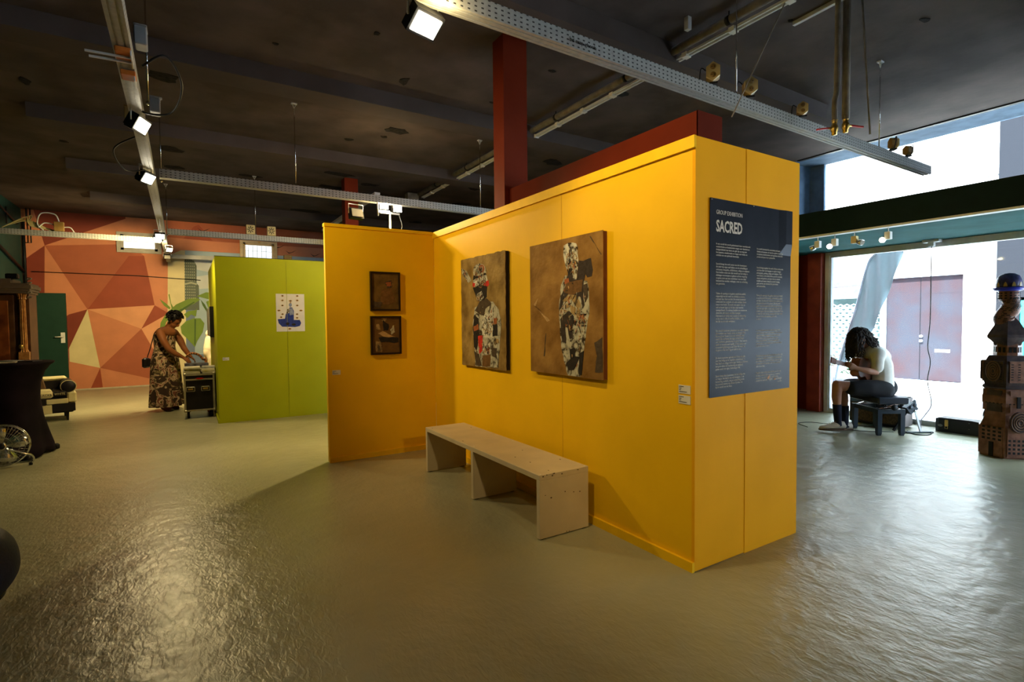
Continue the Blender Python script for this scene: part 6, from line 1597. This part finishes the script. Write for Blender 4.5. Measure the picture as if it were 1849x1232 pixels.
MB().box(XS + .1, XS + .12, -3, 1.5, .25, 1.7).build('shop_window_pane', mat('dark_pane', (.06, .08, .09), .1), bk)
t = thing('downpipe', 'thin grey downpipe where white facade meets the brick building', 'pipe', (XS - .06, 1.93, 2.2)); MB().tube([(0, 0, 0), (0, 0, 1.2)], .02, 8).build('pipe_run', mat('facade_pipe', (.35, .35, .38), .6), t)

# feather flag
ff = thing('feather_flag', 'tall white feather banner leaning outside the shop window', 'flag', (7.2, 2.80, -.03))
base = Vector((0, 0, .0)); pole = curve_pts([(0, .06, .05), (0, -.04, .70), (0, -.28, 1.55), (0, -.45, 2.27), (0, -.56, 2.45), (0, -.75, 2.62), (0, -1.0, 2.70)], 8)
MB().tube(pole, .020, 8).build('flag_pole', mat('flag_pole_grey', (.22, .27, .31), .5), ff)
FLG = mat('banner_fabric', (.26, .30, .32), .8, c2=(.19, .23, .25), scale=2.5, bump=.2, bscale=6)
nt = FLG.node_tree; pb_ = nt.nodes['Principled BSDF']; tl = nt.nodes.new('ShaderNodeBsdfTranslucent'); tl.inputs[0].default_value = (.28, .33, .35, 1)
mxs = nt.nodes.new('ShaderNodeMixShader'); mxs.inputs[0].default_value = .5; ou = nt.nodes['Material Output']
nt.links.new(pb_.outputs[0], mxs.inputs[1]); nt.links.new(tl.outputs[0], mxs.inputs[2]); nt.links.new(mxs.outputs[0], ou.inputs[0])
pe = [p for p in pole if p.z > .62]; vs = []; fs = []
edge = curve_pts([(0, -.10, .62), (0, -.50, 1.15), (0, -.72, 1.72), (0, -.92, 2.32), (0, -1.0, 2.70)], 10)
nn_ = len(pe); M_ = 7
for i, p in enumerate(pe):
    e_ = edge[min(len(edge) - 1, int(i * (len(edge) - 1) / (nn_ - 1)))]
    for k in range(M_ + 1):
        q = Vector(p).lerp(Vector(e_), k / M_); vs.append((q.x + .03 * math.sin(i * .6 + k * 1.1) * (k > 0), q.y, q.z))
for i in range(nn_ - 1):
    for k in range(M_): a = i * (M_ + 1) + k; fs.append((a, a + 1, a + M_ + 2, a + M_ + 1))
mb = MB(); mb.add(vs, fs, None, True); o = mb.build('banner', FLG, ff); sm = o.modifiers.new('t', 'SOLIDIFY'); sm.thickness = .004
mb = MB(); mb.bar((-.35, .06, .02), (.35, .06, .02), .05, .03).bar((0, -.30, .02), (0, .42, .02), .05, .03).lathe([(.04, .03), (.03, .12)], (0, .06, 0), 10)
mb.build('cross_foot', WHITE, ff)
ob = thing('street_planter', 'small grey planter box standing outside the window behind the flag', 'planter', (8.6, 3.35, -.03))
MB().cbox(-.2, .2, -.42, .42, 0, .34, .01).build('planter_box', mat('planter_grey', (.12, .13, .16), .6), ob)
mb = MB(); random.seed(9)
for k in range(60):
    a = random.uniform(-PI, PI); mb.prism([(random.uniform(-.15, .15), random.uniform(-.38, .38), .34), (.05 * math.cos(a), random.uniform(-.3, .3), random.uniform(.45, .6)), (.02, random.uniform(-.3, .3), .36)], (.004, .004, 0))
o = mb.build('planting', mat('pale_leaves', (.25, .38, .30), .7), ob); o['kind'] = 'stuff'

# ================================================================== LAMP LIGHT (each at its lamp; the last is an added fill)
lamp('flood_and_fill_glow', 'SPOT', (-2.50, 2.50, 2.72), L1, WARM, .05, (-.2, 2.8, 2.0), 92, .8)
lamp('flood_and_fill_glow', 'SPOT', (-2.54, 4.04, 2.71), L2, WARM, .05, (0, 1.5, 1.25), 84, .6)
lamp('flood_and_fill_glow', 'SPOT', (-1.25, .40, 2.78), L3, WARM, .06, (.2, .1, 1.7), 100, .6)
lamp('floodlight_spill', 'POINT', (-1.25, .42, 2.86), L8, WARM, .05)
lamp('stand_glow', 'SPOT', (-.20, 4.38, 2.80), L4, WARM, .05, (-2.0, 2.2, 0), 150, .4)
lamp('stand_glow', 'SPOT', (-.14, 4.56, 2.86), L9, WARM, .05, (-1.2, 6.6, .8), 150, .6)
lamp('flood_and_fill_glow', 'SPOT', (-2.57, 6.60, 2.52), L11, WARM, .05, (-2.3, 1.5, 0), 75, .5)
lamp('stand_spill', 'POINT', (-.14, 4.52, 2.95), L10, WARM, .05)
lamp('flood_and_fill_glow', 'SPOT', (-2.56, 8.6, 2.66), L5, WARM, .05, (-3.6, 11.5, .6), 140, .6)
lamp('flood_and_fill_glow', 'SPOT', (-2.56, 6.70, 2.54), L6, WARM, .05, (-2.4, 7.6, .0), 150, .6)
for y in (1.30, .76): lamp('track_glow', 'SPOT', (4.0, y + .08, 2.19), 6, (1, .8, .55), .03, (3.6, y + .7, 1.5), 90)
lamp('flood_and_fill_glow', 'SPOT', (-1.2, -4.6, 2.8), L_FILL, WARM, .08, (.6, 0, 1.3), 42, .7)  # added fill behind the camera, no fixture, warms the poster end wall

for o in [o for o in bpy.data.objects if o.name.split('.')[0] in ('window_holes', 'slots', 'lantern_holes', 'tower_lights')]:
    o['kind'] = 'stuff'
# lettering becomes plain mesh
dg = bpy.context.evaluated_depsgraph_get()
for o in TEXTS:
    me = bpy.data.meshes.new_from_object(o.evaluated_get(dg))
    n_ = bpy.data.objects.new(o.name + '_', me); col.objects.link(n_); n_.parent = o.parent
    n_.location = o.location; n_.rotation_euler = o.rotation_euler; n_.scale = o.scale
    nm = o.name; bpy.data.objects.remove(o); n_.name = nm
    if nm.startswith(('poster_text', 'poster_small')): n_['kind'] = 'stuff'
